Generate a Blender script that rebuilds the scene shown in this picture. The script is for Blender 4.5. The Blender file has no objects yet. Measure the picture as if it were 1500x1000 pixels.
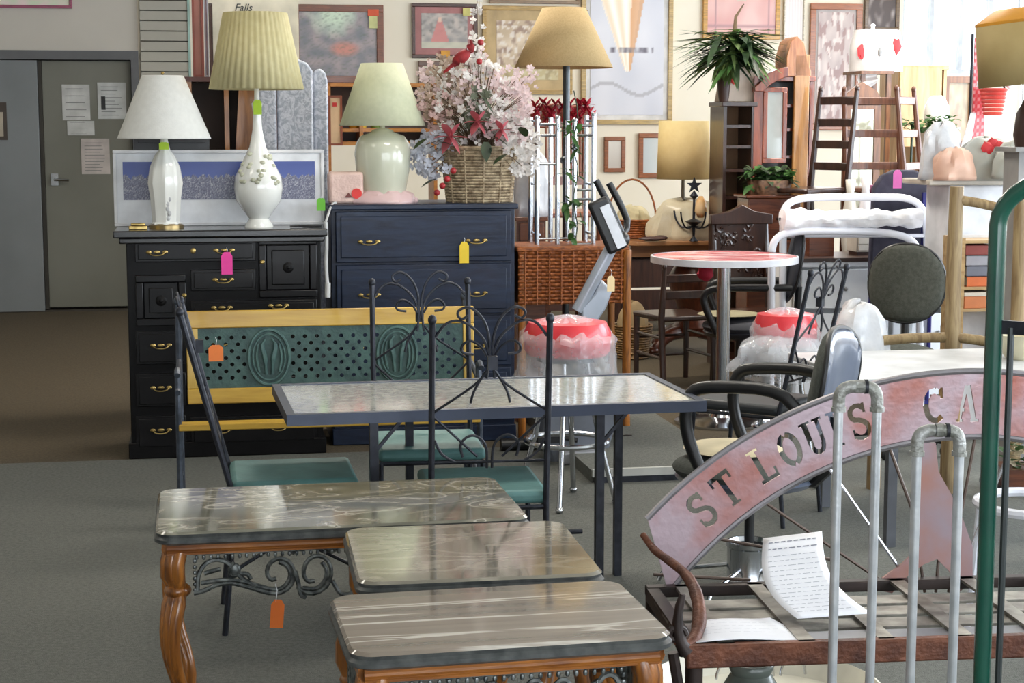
import bpy, math, random
from mathutils import Vector, Matrix, noise
from mathutils.geometry import delaunay_2d_cdt
PI = math.pi
SC = bpy.context.scene
COL = SC.collection
R = math.radians
A = R(10)                       # the shop's walls and most furniture stand turned 10 degrees to the camera
F, HY, H = 2500, 185, 1.56      # focal length in px of a 1500 px frame, horizon row, eye height
PITCH = math.atan((500 - HY) / F)
CP, SP = math.cos(PITCH), math.sin(PITCH)

# ---------------------------------------------------------------- camera, world, light, exposure
cd = bpy.data.cameras.new('camera'); cam = bpy.data.objects.new('camera', cd); COL.objects.link(cam)
cam.location = (0, 0, H); cam.rotation_euler = (PI / 2 - PITCH, 0, 0)
cd.sensor_width = 36; cd.lens = F / 1500 * 36; cd.clip_start = .05; cd.clip_end = 200
SC.camera = cam
W = bpy.data.worlds.new('world'); SC.world = W; W.use_nodes = True
W.node_tree.nodes['Background'].inputs[0].default_value = (.86, .93, 1, 1)
W.node_tree.nodes['Background'].inputs[1].default_value = 3.0
SC.view_settings.view_transform = 'Standard'; SC.view_settings.look = 'None'
SC.view_settings.exposure = 0.22; SC.view_settings.gamma = 1; SC.view_settings.use_curve_mapping = False
SC.cycles.use_denoising = True
SC.cycles.max_bounces = 8; SC.cycles.diffuse_bounces = 4; SC.cycles.transparent_max_bounces = 12
SC.cycles.sample_clamp_indirect = 6; SC.cycles.caustics_reflective = False; SC.cycles.caustics_refractive = False

def RM(u, v, z=0.0):            # room frame -> world
    return Vector((u * math.cos(A) - v * math.sin(A), u * math.sin(A) + v * math.cos(A), z))
def area(name, u, v, z, su, sv, rot, power, col):
    l = bpy.data.lights.new(name, 'AREA'); l.shape = 'RECTANGLE'; l.size = su; l.size_y = sv; l.energy = power; l.color = col
    o = bpy.data.objects.new(name, l); COL.objects.link(o); o.location = RM(u, v, z); o.rotation_euler = rot
    return o
# daylight through the shop windows on the right, through the shop front behind the camera, and through the high rear windows
area('daylight_side_window', 7.2, 6.0, 1.85, 12.0, 2.1, (R(90), 0, A + R(90)), 500, (.80, .90, 1))
area('daylight_shop_front', 2.5, -2.8, 1.6, 7.0, 2.2, (R(90), 0, A), 170, (.88, .94, 1))
area('daylight_rear_window', 5.9, 14.75, 2.6, 3.2, 1.1, (R(90), 0, A + R(180)), 60, (.9, .95, 1))
for lu, lv, pw in ((-1.8, 6, 14), (1.6, 6, 40), (5, 6, 40), (1.6, 9.9, 95), (4.6, 9.9, 80), (-2.0, 9.9, 14)):   # unseen fluorescents assumed on the ceiling, weighted to light the rear
    area('unseen_ceiling_light', lu, lv, 3.5, 1.2, .6, (0, 0, A), pw, (1, .93, .82))

# ---------------------------------------------------------------- pixel helpers (only for measuring where things stand)
def ray(x, y):
    a = (x - 750) / F; b = (500 - y) / F
    return Vector((a, CP + b * SP, -SP + b * CP))
def P(x, y, Y):
    v = ray(x, y); t = Y / v.y
    return Vector((v.x * t, Y, H + v.z * t))
def Z(x, y, z=0.0):
    v = ray(x, y); t = (z - H) / v.z
    return Vector((v.x * t, v.y * t, z))
def on(x, y, O, a=A):           # local (x, z) on the upright plane through O turned by a
    v = ray(x, y); n = (-math.sin(a), math.cos(a))
    t = (O[0] * n[0] + O[1] * n[1]) / (v.x * n[0] + v.y * n[1])
    q = v * t
    return ((q.x - O[0]) * math.cos(a) + (q.y - O[1]) * math.sin(a), H + q.z - O[2])
VW = 14.9
def Wl(x, y, off=0.0):          # point on the rear wall, off metres in front of it -> room (u, z)
    O = RM(0, VW - off)
    return on(x, y, O)

# ---------------------------------------------------------------- materials
def lin(c):
    return tuple(((v / 255) / 12.92 if v / 255 <= .04045 else ((v / 255 + .055) / 1.055) ** 2.4) for v in c) + (1,)
_M = {}
def M(name, c, rough=.5, metal=0, c2=None, scale=6, stretch=(1, 1, 1), bump=0, bscale=None, detail=4, lo=.35, hi=.65,
      coat=0, alpha=1, trans=0, dist=0, tr=0, spec=.5):
    if name in _M: return _M[name]
    m = bpy.data.materials.new(name); m.use_nodes = True; nt = m.node_tree; N = nt.nodes; L = nt.links
    b = N['Principled BSDF']
    b.inputs['Base Color'].default_value = lin(c); b.inputs['Roughness'].default_value = rough; b.inputs['Metallic'].default_value = metal
    b.inputs['Coat Weight'].default_value = coat; b.inputs['Alpha'].default_value = alpha; b.inputs['Transmission Weight'].default_value = trans
    b.inputs['Coat Roughness'].default_value = .07
    b.inputs['Specular IOR Level'].default_value = spec
    tc = N.new('ShaderNodeTexCoord'); mp = N.new('ShaderNodeMapping'); mp.inputs['Scale'].default_value = stretch
    L.new(tc.outputs['Object'], mp.inputs['Vector'])
    if c2 is None: c2 = tuple(max(0, v * .86) for v in c)
    no = N.new('ShaderNodeTexNoise'); no.inputs['Scale'].default_value = scale; no.inputs['Detail'].default_value = detail
    no.inputs['Distortion'].default_value = dist
    L.new(mp.outputs[0], no.inputs['Vector'])
    rp = N.new('ShaderNodeValToRGB'); rp.color_ramp.elements[0].position = lo; rp.color_ramp.elements[1].position = hi
    rp.color_ramp.elements[0].color = lin(c2); rp.color_ramp.elements[1].color = lin(c)
    L.new(no.outputs['Fac'], rp.inputs[0]); L.new(rp.outputs[0], b.inputs['Base Color'])
    if bump:
        n2 = N.new('ShaderNodeTexNoise'); n2.inputs['Scale'].default_value = bscale or scale * 4
        L.new(mp.outputs[0], n2.inputs['Vector'])
        bp = N.new('ShaderNodeBump'); bp.inputs['Strength'].default_value = bump; bp.inputs['Distance'].default_value = .01
        L.new(n2.outputs['Fac'], bp.inputs['Height']); L.new(bp.outputs[0], b.inputs['Normal'])
    if tr:                       # light passing through thin cloth or paper
        t = N.new('ShaderNodeBsdfTranslucent'); t.inputs[0].default_value = lin(c); mx = N.new('ShaderNodeMixShader'); mx.inputs[0].default_value = tr
        L.new(b.outputs[0], mx.inputs[1]); L.new(t.outputs[0], mx.inputs[2]); L.new(mx.outputs[0], N['Material Output'].inputs[0])
    _M[name] = m
    return m
def ramp_mat(name, stops, scale, stretch, rough=.1, dist=1.0, coat=.3, detail=6, bump=0, spec=.5):
    m = M(name, (128, 128, 128), rough, scale=scale, stretch=stretch, dist=dist, coat=coat, detail=detail, bump=bump, spec=spec)
    rp = [n for n in m.node_tree.nodes if n.type == 'VALTORGB'][0].color_ramp
    while len(rp.elements) > 1: rp.elements.remove(rp.elements[-1])
    rp.elements[0].position = stops[0][0]; rp.elements[0].color = lin(stops[0][1])
    for p, c in stops[1:]:
        e = rp.elements.new(p); e.color = lin(c)
    return m
def paint_mat():                # flat print: colours held by the mesh itself
    m = bpy.data.materials.new('printed_picture'); m.use_nodes = True; N = m.node_tree.nodes; L = m.node_tree.links
    a = N.new('ShaderNodeAttribute'); a.attribute_name = 'ink'; b = N['Principled BSDF']; b.inputs['Roughness'].default_value = .35
    L.new(a.outputs['Color'], b.inputs['Base Color']); return m
PRINT = paint_mat()
def wood(name, c, c2, rough=.35, scale=5, along='x', coat=.2):
    s = {'x': (1, 9, 9), 'y': (9, 1, 9), 'z': (9, 9, 1)}[along]
    return M(name, c, rough, c2=c2, scale=scale, stretch=s, dist=.8, coat=coat, lo=.3, hi=.7, bump=.05)

# ---------------------------------------------------------------- geometry helpers
class MB:
    def __init__(s): s.v = []; s.f = []
    def add(s, v, f):
        n = len(s.v); s.v += [Vector(p) for p in v]; s.f += [[i + n for i in q] for q in f]; return s
    def bb(s, x0, x1, y0, y1, z0, z1, rot=None):
        v = [Vector((x, y, z)) for x in (x0, x1) for y in (y0, y1) for z in (z0, z1)]
        if rot:
            c = Vector(((x0 + x1) / 2, (y0 + y1) / 2, (z0 + z1) / 2)); v = [rot @ (p - c) + c for p in v]
        return s.add(v, [[0, 1, 3, 2], [4, 6, 7, 5], [0, 4, 5, 1], [2, 3, 7, 6], [0, 2, 6, 4], [1, 5, 7, 3]])
    def beam(s, a, b, w, h, up=(0, 0, 1)):
        a = Vector(a); b = Vector(b); d = (b - a).normalized(); u = Vector(up); x = d.cross(u)
        if x.length < 1e-4: x = d.cross(Vector((0, 1, 0)))
        x.normalize(); u = x.cross(d)
        v = [p + x * i * w / 2 + u * j * h / 2 for p in (a, b) for i, j in ((-1, -1), (1, -1), (1, 1), (-1, 1))]
        return s.add(v, [[0, 1, 2, 3], [7, 6, 5, 4], [0, 4, 5, 1], [1, 5, 6, 2], [2, 6, 7, 3], [3, 7, 4, 0]])
    def tube(s, pts, r, seg=8, closed=False, smooth=0):
        pts = [Vector(p) for p in pts]
        for _ in range(smooth):
            q = []; n = len(pts)
            for i in range(n if closed else n - 1):
                a, b = pts[i], pts[(i + 1) % n]
                q += [a * .75 + b * .25, a * .25 + b * .75]
            pts = q if closed else [pts[0]] + q[1:-1] + [pts[-1]]
        n = len(pts); rs = r if isinstance(r, (list, tuple)) else [r] * n
        if len(rs) != n: rs = [rs[min(len(rs) - 1, int(i / (n - 1) * (len(rs) - 1) + .5))] for i in range(n)]
        V = []; up = None
        for i, p in enumerate(pts):
            t = (pts[(i + 1) % n] - pts[i - 1]) if closed else (pts[min(i + 1, n - 1)] - pts[max(i - 1, 0)])
            if t.length < 1e-9: t = Vector((0, 0, 1))
            t.normalize()
            if up is None: up = Vector((0, 0, 1)) if abs(t.z) < .9 else Vector((0, 1, 0))
            x = t.cross(up)
            if x.length < 1e-5: x = t.cross(Vector((1, 0, 0)))
            x.normalize(); up = x.cross(t)
            V += [p + (x * math.cos(2 * PI * k / seg) + up * math.sin(2 * PI * k / seg)) * rs[i] for k in range(seg)]
        Fc = []
        for i in range(n if closed else n - 1):
            for k in range(seg):
                a = i * seg; b = ((i + 1) % n) * seg
                Fc.append([a + k, a + (k + 1) % seg, b + (k + 1) % seg, b + k])
        if not closed: Fc += [list(range(seg))[::-1], [(n - 1) * seg + k for k in range(seg)]]
        return s.add(V, Fc)
    def lathe(s, prof, seg=24, c=(0, 0, 0), cap=True, sx=1, sy=1, flute=0, nf=0):
        V = []
        for r, z in prof:
            for k in range(seg):
                a = 2 * PI * k / seg; q = r * (1 + flute * math.cos(nf * a))
                V.append((c[0] + q * math.cos(a) * sx, c[1] + q * math.sin(a) * sy, c[2] + z))
        Fc = [[i * seg + k, i * seg + (k + 1) % seg, (i + 1) * seg + (k + 1) % seg, (i + 1) * seg + k] for i in range(len(prof) - 1) for k in range(seg)]
        if cap: Fc += [list(range(seg))[::-1], [(len(prof) - 1) * seg + k for k in range(seg)]]
        return s.add(V, Fc)
    def ell(s, c, r, seg=12, rings=8, rot=None, j=0, seed=0):
        V = []; rr = r if isinstance(r, (tuple, list)) else (r, r, r)
        for i in range(rings + 1):
            th = PI * i / rings
            for k in range(seg):
                ph = 2 * PI * k / seg
                p = Vector((math.sin(th) * math.cos(ph), math.sin(th) * math.sin(ph), math.cos(th)))
                q = 1 + (j * noise.noise(p * 2.3 + Vector((seed, seed * 1.7, 0))) if j else 0)
                p = Vector((p.x * rr[0], p.y * rr[1], p.z * rr[2])) * q
                if rot: p = rot @ p
                V.append(p + Vector(c))
        return s.add(V, [[i * seg + k, (i + 1) * seg + k, (i + 1) * seg + (k + 1) % seg, i * seg + (k + 1) % seg] for i in range(rings) for k in range(seg)])
    def prism(s, poly, y0, y1):          # poly in (x, z)
        n = len(poly); v = [(p[0], y0, p[1]) for p in poly] + [(p[0], y1, p[1]) for p in poly]
        return s.add(v, [list(range(n)), list(range(n, 2 * n))[::-1]] + [[i, i + n, (i + 1) % n + n, (i + 1) % n] for i in range(n)])
    def slab(s, poly, z0, z1):           # poly in (x, y)
        n = len(poly); v = [(p[0], p[1], z0) for p in poly] + [(p[0], p[1], z1) for p in poly]
        return s.add(v, [list(range(n))[::-1], list(range(n, 2 * n))] + [[i, (i + 1) % n, (i + 1) % n + n, i + n] for i in range(n)])
    def grid(s, fn, nu, nv):
        V = [fn(i / nu, j / nv) for j in range(nv + 1) for i in range(nu + 1)]
        return s.add(V, [[j * (nu + 1) + i, j * (nu + 1) + i + 1, (j + 1) * (nu + 1) + i + 1, (j + 1) * (nu + 1) + i] for j in range(nv) for i in range(nu)])
    def quad(s, a, b, c, d): return s.add([a, b, c, d], [[0, 1, 2, 3]])
    def xf(s, m):
        s.v = [m @ p for p in s.v]; return s
_MX = {}
def thing(name, label, cat, loc=(0, 0, 0), rotz=0.0, group=None, kind=None):
    o = bpy.data.objects.new(name, None); COL.objects.link(o); o.empty_display_size = .1
    o.location = loc; o.rotation_euler = (0, 0, rotz)
    if label: o['label'] = label
    if cat: o['category'] = cat
    if group: o['group'] = group
    if kind: o['kind'] = kind
    _MX[o.name] = Matrix.Translation(Vector(loc)) @ Matrix.Rotation(rotz, 4, 'Z')
    return o
def obj(name, mb, mat, parent=None, w=False, bevel=0, solid=0, sub=0, flat=False, label=None, kind=None, angle=38):
    me = bpy.data.meshes.new(name)
    v = mb.v
    if w and parent is not None:
        inv = _MX[parent.name].inverted(); v = [inv @ p for p in v]
    me.from_pydata([tuple(p) for p in v], [], mb.f); me.validate(); me.update()
    if not flat:
        me.shade_smooth(); me.set_sharp_from_angle(angle=R(angle))
    if mat: me.materials.append(mat)
    o = bpy.data.objects.new(name, me); COL.objects.link(o)
    if parent is not None:
        o.parent = parent; _MX[o.name] = _MX[parent.name]
    if solid:
        d = o.modifiers.new('thickness', 'SOLIDIFY'); d.thickness = solid; d.offset = 0
    if sub:
        d = o.modifiers.new('smooth', 'SUBSURF'); d.levels = sub; d.render_levels = sub
    if bevel:
        d = o.modifiers.new('edge', 'BEVEL'); d.width = bevel; d.segments = 2; d.limit_method = 'ANGLE'; d.angle_limit = R(40)
    if label: o['label'] = label
    if kind: o['kind'] = kind
    return o
def solo(name, mb, mat, label, cat, group=None, **k):     # a thing that is one mesh: origin put at its base
    xs = [p.x for p in mb.v]; ys = [p.y for p in mb.v]; zs = [p.z for p in mb.v]
    c = Vector(((min(xs) + max(xs)) / 2, (min(ys) + max(ys)) / 2, min(zs)))
    mb.v = [p - c for p in mb.v]
    o = obj(name, mb, mat, **k); o.location = c; o['label'] = label; o['category'] = cat
    if group: o['group'] = group
    return o
def struct(name, mb, mat, parent=None, **k):
    o = obj(name, mb, mat, parent, **k)
    if parent is None: o['kind'] = 'structure'
    return o
def room(mb): return mb.xf(Matrix.Rotation(A, 4, 'Z'))
def copy_tree(o, loc=None, rotz=None, label=None, parent=None):
    c = o.copy(); COL.objects.link(c)
    if parent is not None: c.parent = parent
    if loc is not None: c.location = loc
    if rotz is not None: c.rotation_euler = (0, 0, rotz)
    if label: c['label'] = label
    for ch in list(o.children): copy_tree(ch, parent=c)
    return c
def picture(name, w, h, fn, parent, nx=40, ny=30, x0=0.0, y=0.0, z0=0.0, tilt=0.0):   # flat print in the parent's x-z plane facing -y
    me = bpy.data.meshes.new(name); v = []; cols = []
    for j in range(ny + 1):
        for i in range(nx + 1):
            s, t = i / nx, j / ny
            v.append((x0 + s * w, y + tilt * t * h, z0 + t * h)); cols.append(lin(fn(s, t)))
    f = [[j * (nx + 1) + i, j * (nx + 1) + i + 1, (j + 1) * (nx + 1) + i + 1, (j + 1) * (nx + 1) + i] for j in range(ny) for i in range(nx)]
    me.from_pydata(v, [], f); at = me.color_attributes.new('ink', 'FLOAT_COLOR', 'POINT')
    for k, c in enumerate(cols): at.data[k].color = c
    me.materials.append(PRINT); o = bpy.data.objects.new(name, me); COL.objects.link(o); o.parent = parent
    return o
def mixc(a, b, t):
    t = max(0, min(1, t)); return tuple(a[i] + (b[i] - a[i]) * t for i in range(3))
def nz(s, t, f, seed=0.0): return noise.noise(Vector((s * f, t * f, seed)))
def frame_mb(w, h, b, y0, y1, x0=0.0, z0=0.0):
    m = MB(); m.bb(x0, x0 + w, y0, y1, z0, z0 + b); m.bb(x0, x0 + w, y0, y1, z0 + h - b, z0 + h)
    m.bb(x0, x0 + b, y0, y1, z0 + b, z0 + h - b); m.bb(x0 + w - b, x0 + w, y0, y1, z0 + b, z0 + h - b); return m

# ---------------------------------------------------------------- shared materials
chrome = M('chrome', (200, 203, 208), .16, 1, c2=(185, 188, 194), scale=9)
brass = M('aged_brass', (190, 165, 105), .3, 1, c2=(140, 118, 70), scale=30)
iron = M('dark_iron', (52, 54, 62), .45, .6, c2=(38, 40, 46), scale=30)
whitep = M('white_plastic_film', (238, 238, 240), .25, c2=(215, 218, 224), scale=10, tr=.25, bump=.5, bscale=20)
clearp = M('clear_plastic_wrap', (238, 240, 244), .15, c2=(225, 228, 235), scale=12, bump=.9, bscale=18, alpha=.30)
paper = M('white_paper', (240, 241, 245), .8, c2=(232, 233, 238), tr=.1)
black_pl = M('black_plastic', (24, 24, 27), .4, c2=(18, 18, 20))
# ================================================================ THE SETTING
def carpet(name, c, c2):
    m = M(name, c, .95, c2=c2, scale=70, detail=6, bump=.5, bscale=260, lo=.25, hi=.75)
    return m
cgrey = carpet('grey_carpet', (112, 113, 107), (84, 86, 80)); cbrown = carpet('brown_floor', (92, 80, 60), (66, 57, 42))
V0, V1, U0, U1 = -3.0, VW, -5.0, 7.4
VS = 8.12                      # line where the floor changes from grey to darker brown
struct('floor', room(MB().bb(U0, U1, V0, VS, -.05, 0)), cgrey)
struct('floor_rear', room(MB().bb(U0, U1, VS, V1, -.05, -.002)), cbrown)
struct('ceiling', room(MB().bb(U0, U1, V0, V1, 3.6, 3.65)), M('ceiling_paint', (225, 222, 214), .9))
cream = M('cream_wall_paint', (244, 235, 217), .8, c2=(240, 230, 210), scale=2)
beige = M('beige_wall_tone', (205, 199, 188), .8, c2=(200, 194, 184), scale=2)  # darker and greyer than the cream of the rear wall
uD0, uD1 = Wl(-170, 90)[0], Wl(203, 90)[0]
zD = Wl(100, 76)[1]
struct('wall_back_left', room(MB().bb(U0, uD0, V1, V1 + .12, 0, 3.6).bb(uD0, uD1, V1, V1 + .12, zD, 3.6)), beige)
uW0 = Wl(1322, 60)[0]; uW1 = 7.4; zW0 = Wl(1400, 108)[1]; zW1 = 3.15
struct('wall_back', room(MB().bb(uD1, uW0, V1, V1 + .12, 0, 3.6).bb(uW0, U1, V1, V1 + .12, 0, zW0).bb(uW0, U1, V1, V1 + .12, zW1, 3.6)), cream)
struct('wall_left', room(MB().bb(U0 - .12, U0, V0, V1, 0, 3.6)), beige)
struct('wall_front', room(MB().bb(U0, U1, V0 - .12, V0, 0, .45).bb(U0, U1, V0 - .12, V0, 2.8, 3.6).bb(U0, -1.1, V0 - .12, V0, .45, 2.8)), beige)
mb = MB().bb(U1, U1 + .12, V0, V1, 0, .75).bb(U1, U1 + .12, V0, V1, 2.95, 3.6)
struct('wall_right', room(mb), cream)
alu = M('window_aluminium', (205, 208, 212), .4, .3)
glass = M('window_glass', (235, 242, 248), .02, alpha=.12)
# window openings: frames, mullions and panes
def window(name, a, b, z0, z1, n, axis, pos):
    fr = MB(); w = .035
    def bx(m, p0, p1, q0, q1, t):
        if axis == 'u': m.bb(p0, p1, pos - t, pos + t, q0, q1)
        else: m.bb(pos - t, pos + t, p0, p1, q0, q1)
    bx(fr, a, b, z0, z0 + w, .04); bx(fr, a, b, z1 - w, z1, .04)
    for i in range(n + 1):
        c = a + (b - a) * i / n; bx(fr, max(a, c - w / 2), min(b, c + w / 2), z0 + w, z1 - w, .04)
    f = struct(name, room(fr), alu); _MX[f.name] = Matrix.Identity(4)
    for i in range(n):
        pm = MB(); c0 = a + (b - a) * i / n + w / 2; c1 = a + (b - a) * (i + 1) / n - w / 2
        bx(pm, c0, c1, z0 + w, z1 - w, .003); obj('pane', room(pm), glass, f)
window('window_1', uW0, uW1 - .02, zW0, zW1, 4, 'u', V1 + .05)
window('window_2', V0 + .02, V1 - .02, .75, 2.95, 9, 'v', U1 + .05)
window('window_3', -1.1, U1 - .02, .45, 2.8, 5, 'u', V0 - .05)
struct('door_light_stop', room(MB().bb(uD0 - .1, uD1 + .1, V1 + .12, V1 + .2, -.05, 3.6).bb(uD0, uD1, V1 - .03, V1 + .12, -.04, .012)), M('dark_threshold_and_backing', (60, 54, 46), .6))  # threshold and unseen backing board added to stop light leaking under the doors
# double door with its frame
grey_frame = M('grey_door_frame_paint', (98, 99, 101), .5, c2=(92, 93, 95)); door_a = M('blue_grey_door_paint', (128, 132, 134), .5, c2=(118, 122, 124), scale=1.5)
door_b = M('green_grey_door_paint', (118, 118, 108), .5, c2=(108, 108, 97), scale=1.5)
ud, zt = Wl(192, 88); um = Wl(62, 300)[0]; ul = Wl(-160, 300)[0]
fr = MB().bb(uD0, uD1, V1 - .05, V1 + .1, zt, zD + .01).bb(ud, uD1, V1 - .05, V1 + .1, 0, zt).bb(uD0, ul, V1 - .05, V1 + .1, 0, zt)
struct('trim_1', room(fr), grey_frame)
d2 = struct('door_2', room(MB().bb(um + .03, ud - .006, V1 + .02, V1 + .065, .03, zt - .008)), door_b, bevel=.003); _MX[d2.name] = Matrix.Identity(4)
hu, hz = Wl(80, 263)
hm = MB().tube([RM(hu, V1 + .02, hz), RM(hu, V1 - .04, hz)], .014).tube([RM(hu, V1 - .04, hz), RM(hu + .12, V1 - .045, hz - .005)], .011)
hm.add([p for p in room(MB().bb(hu - .03, hu + .03, V1 + .008, V1 + .02, hz - .05, hz + .05)).v], MB().bb(0, 1, 0, 1, 0, 1).f)
obj('door_handle', hm, chrome, d2)
obj('astragal', room(MB().bb(um + .0, um + .03, V1 + .0, V1 + .05, .02, zt - .01)), M('door_edge_dark', (52, 48, 40), .6), d2)
d1 = struct('door_1', room(MB().bb(ul + .006, um - .004, V1 - .035, V1 + .01, .005, zt - .008)), door_a, bevel=.003); _MX[d1.name] = Matrix.Identity(4)
g0 = Wl(-25, 205); g1 = Wl(10, 150)
obj('window_frame', room(MB().bb(g0[0], g1[0], V1 - .045, V1 - .035, g0[1], g1[1])), M('door_glazing_frame', (70, 60, 52), .5), d1)
obj('glazing', room(MB().bb(g0[0] + .03, g1[0] - .03, V1 - .048, V1 - .045, g0[1] + .03, g1[1] - .08)), M('door_glazing', (190, 178, 160), .1), d1)
def notice(x0, y0, x1, y1, label, rows, tint=(208, 208, 205)):
    a = Wl(x0, y1, -.02); b = Wl(x1, y0, -.02)
    t = thing('paper_notice', label, 'notice', RM(a[0], V1 + .018, a[1]), A, 'paper notices taped to the grey door')
    w, h = b[0] - a[0], b[1] - a[1]
    pm = M('notice_paper_%d' % tint[0], tint, .8)
    obj('sheet', MB().bb(0, w, -.003, 0, 0, h), pm, t)
    ink = MB()
    rnd = random.Random(rows)
    for k in range(rows):
        z = h * (.88 - .78 * k / max(1, rows - 1)); ink.bb(w * .12, w * (.6 + .28 * rnd.random()), -.0045, -.003, z - h * .008, z + h * .008)
    obj('printed_lines', ink, M('faded_ink', (120, 120, 122), .8), t, kind='stuff')
    return t, w, h
notice(92, 124, 131, 176, 'plain white notice on grey door, upper left of the four sheets', 5)
t_, w_, h_ = notice(144, 121, 184, 174, 'white notice with a small dark picture on grey door, upper right sheet', 9, (204, 206, 204))
obj('dark_picture', MB().bb(w_ * .12, w_ * .27, -.0055, -.0045, h_ * .25, h_ * .62), black_pl, t_)
notice(99, 177, 138, 198, 'small landscape notice on grey door under the plain sheet', 3, (202, 203, 200))
notice(120, 203, 160, 255, 'pinkish notice lowest on the grey door above the lever handle', 10, (200, 190, 184))
# slatted display panel on the wall beside the door
sl0, slt = Wl(203, -30, .05); sl1 = Wl(274, 0, .05)[0]
pn = struct('wall_panel', room(MB().bb(sl0, sl1, V1 - .02, V1, .9, slt)), M('slat_gap', (90, 88, 80), .8)); _MX[pn.name] = Matrix.Identity(4)
z = slt - .002; slm = M('slat_grey_beige', (178, 174, 162), .5, c2=(170, 166, 154), scale=3); k = 0
sh = (Wl(240, 26, .05)[1] - Wl(240, 41, .05)[1]); base = None
while z - sh > .95:
    if base is None:
        base = obj('slat', room(MB().bb(sl0, sl1, V1 - .04, V1 - .02, z - sh + .009, z)), slm, pn, bevel=.002)
    else:
        c = base.copy(); COL.objects.link(c); c.location = (0, 0, -k * sh)
    z -= sh; k += 1
obj('edge_strip', room(MB().bb(sl1, sl1 + .02, V1 - .05, V1, .9, slt)), M('teal_edge', (150, 178, 168), .3, .4), pn)

struct('baseboard_back', room(MB().bb(uD1, U1, V1 - .015, V1, 0, .1)), M('brown_baseboard', (96, 78, 62), .6))
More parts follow.
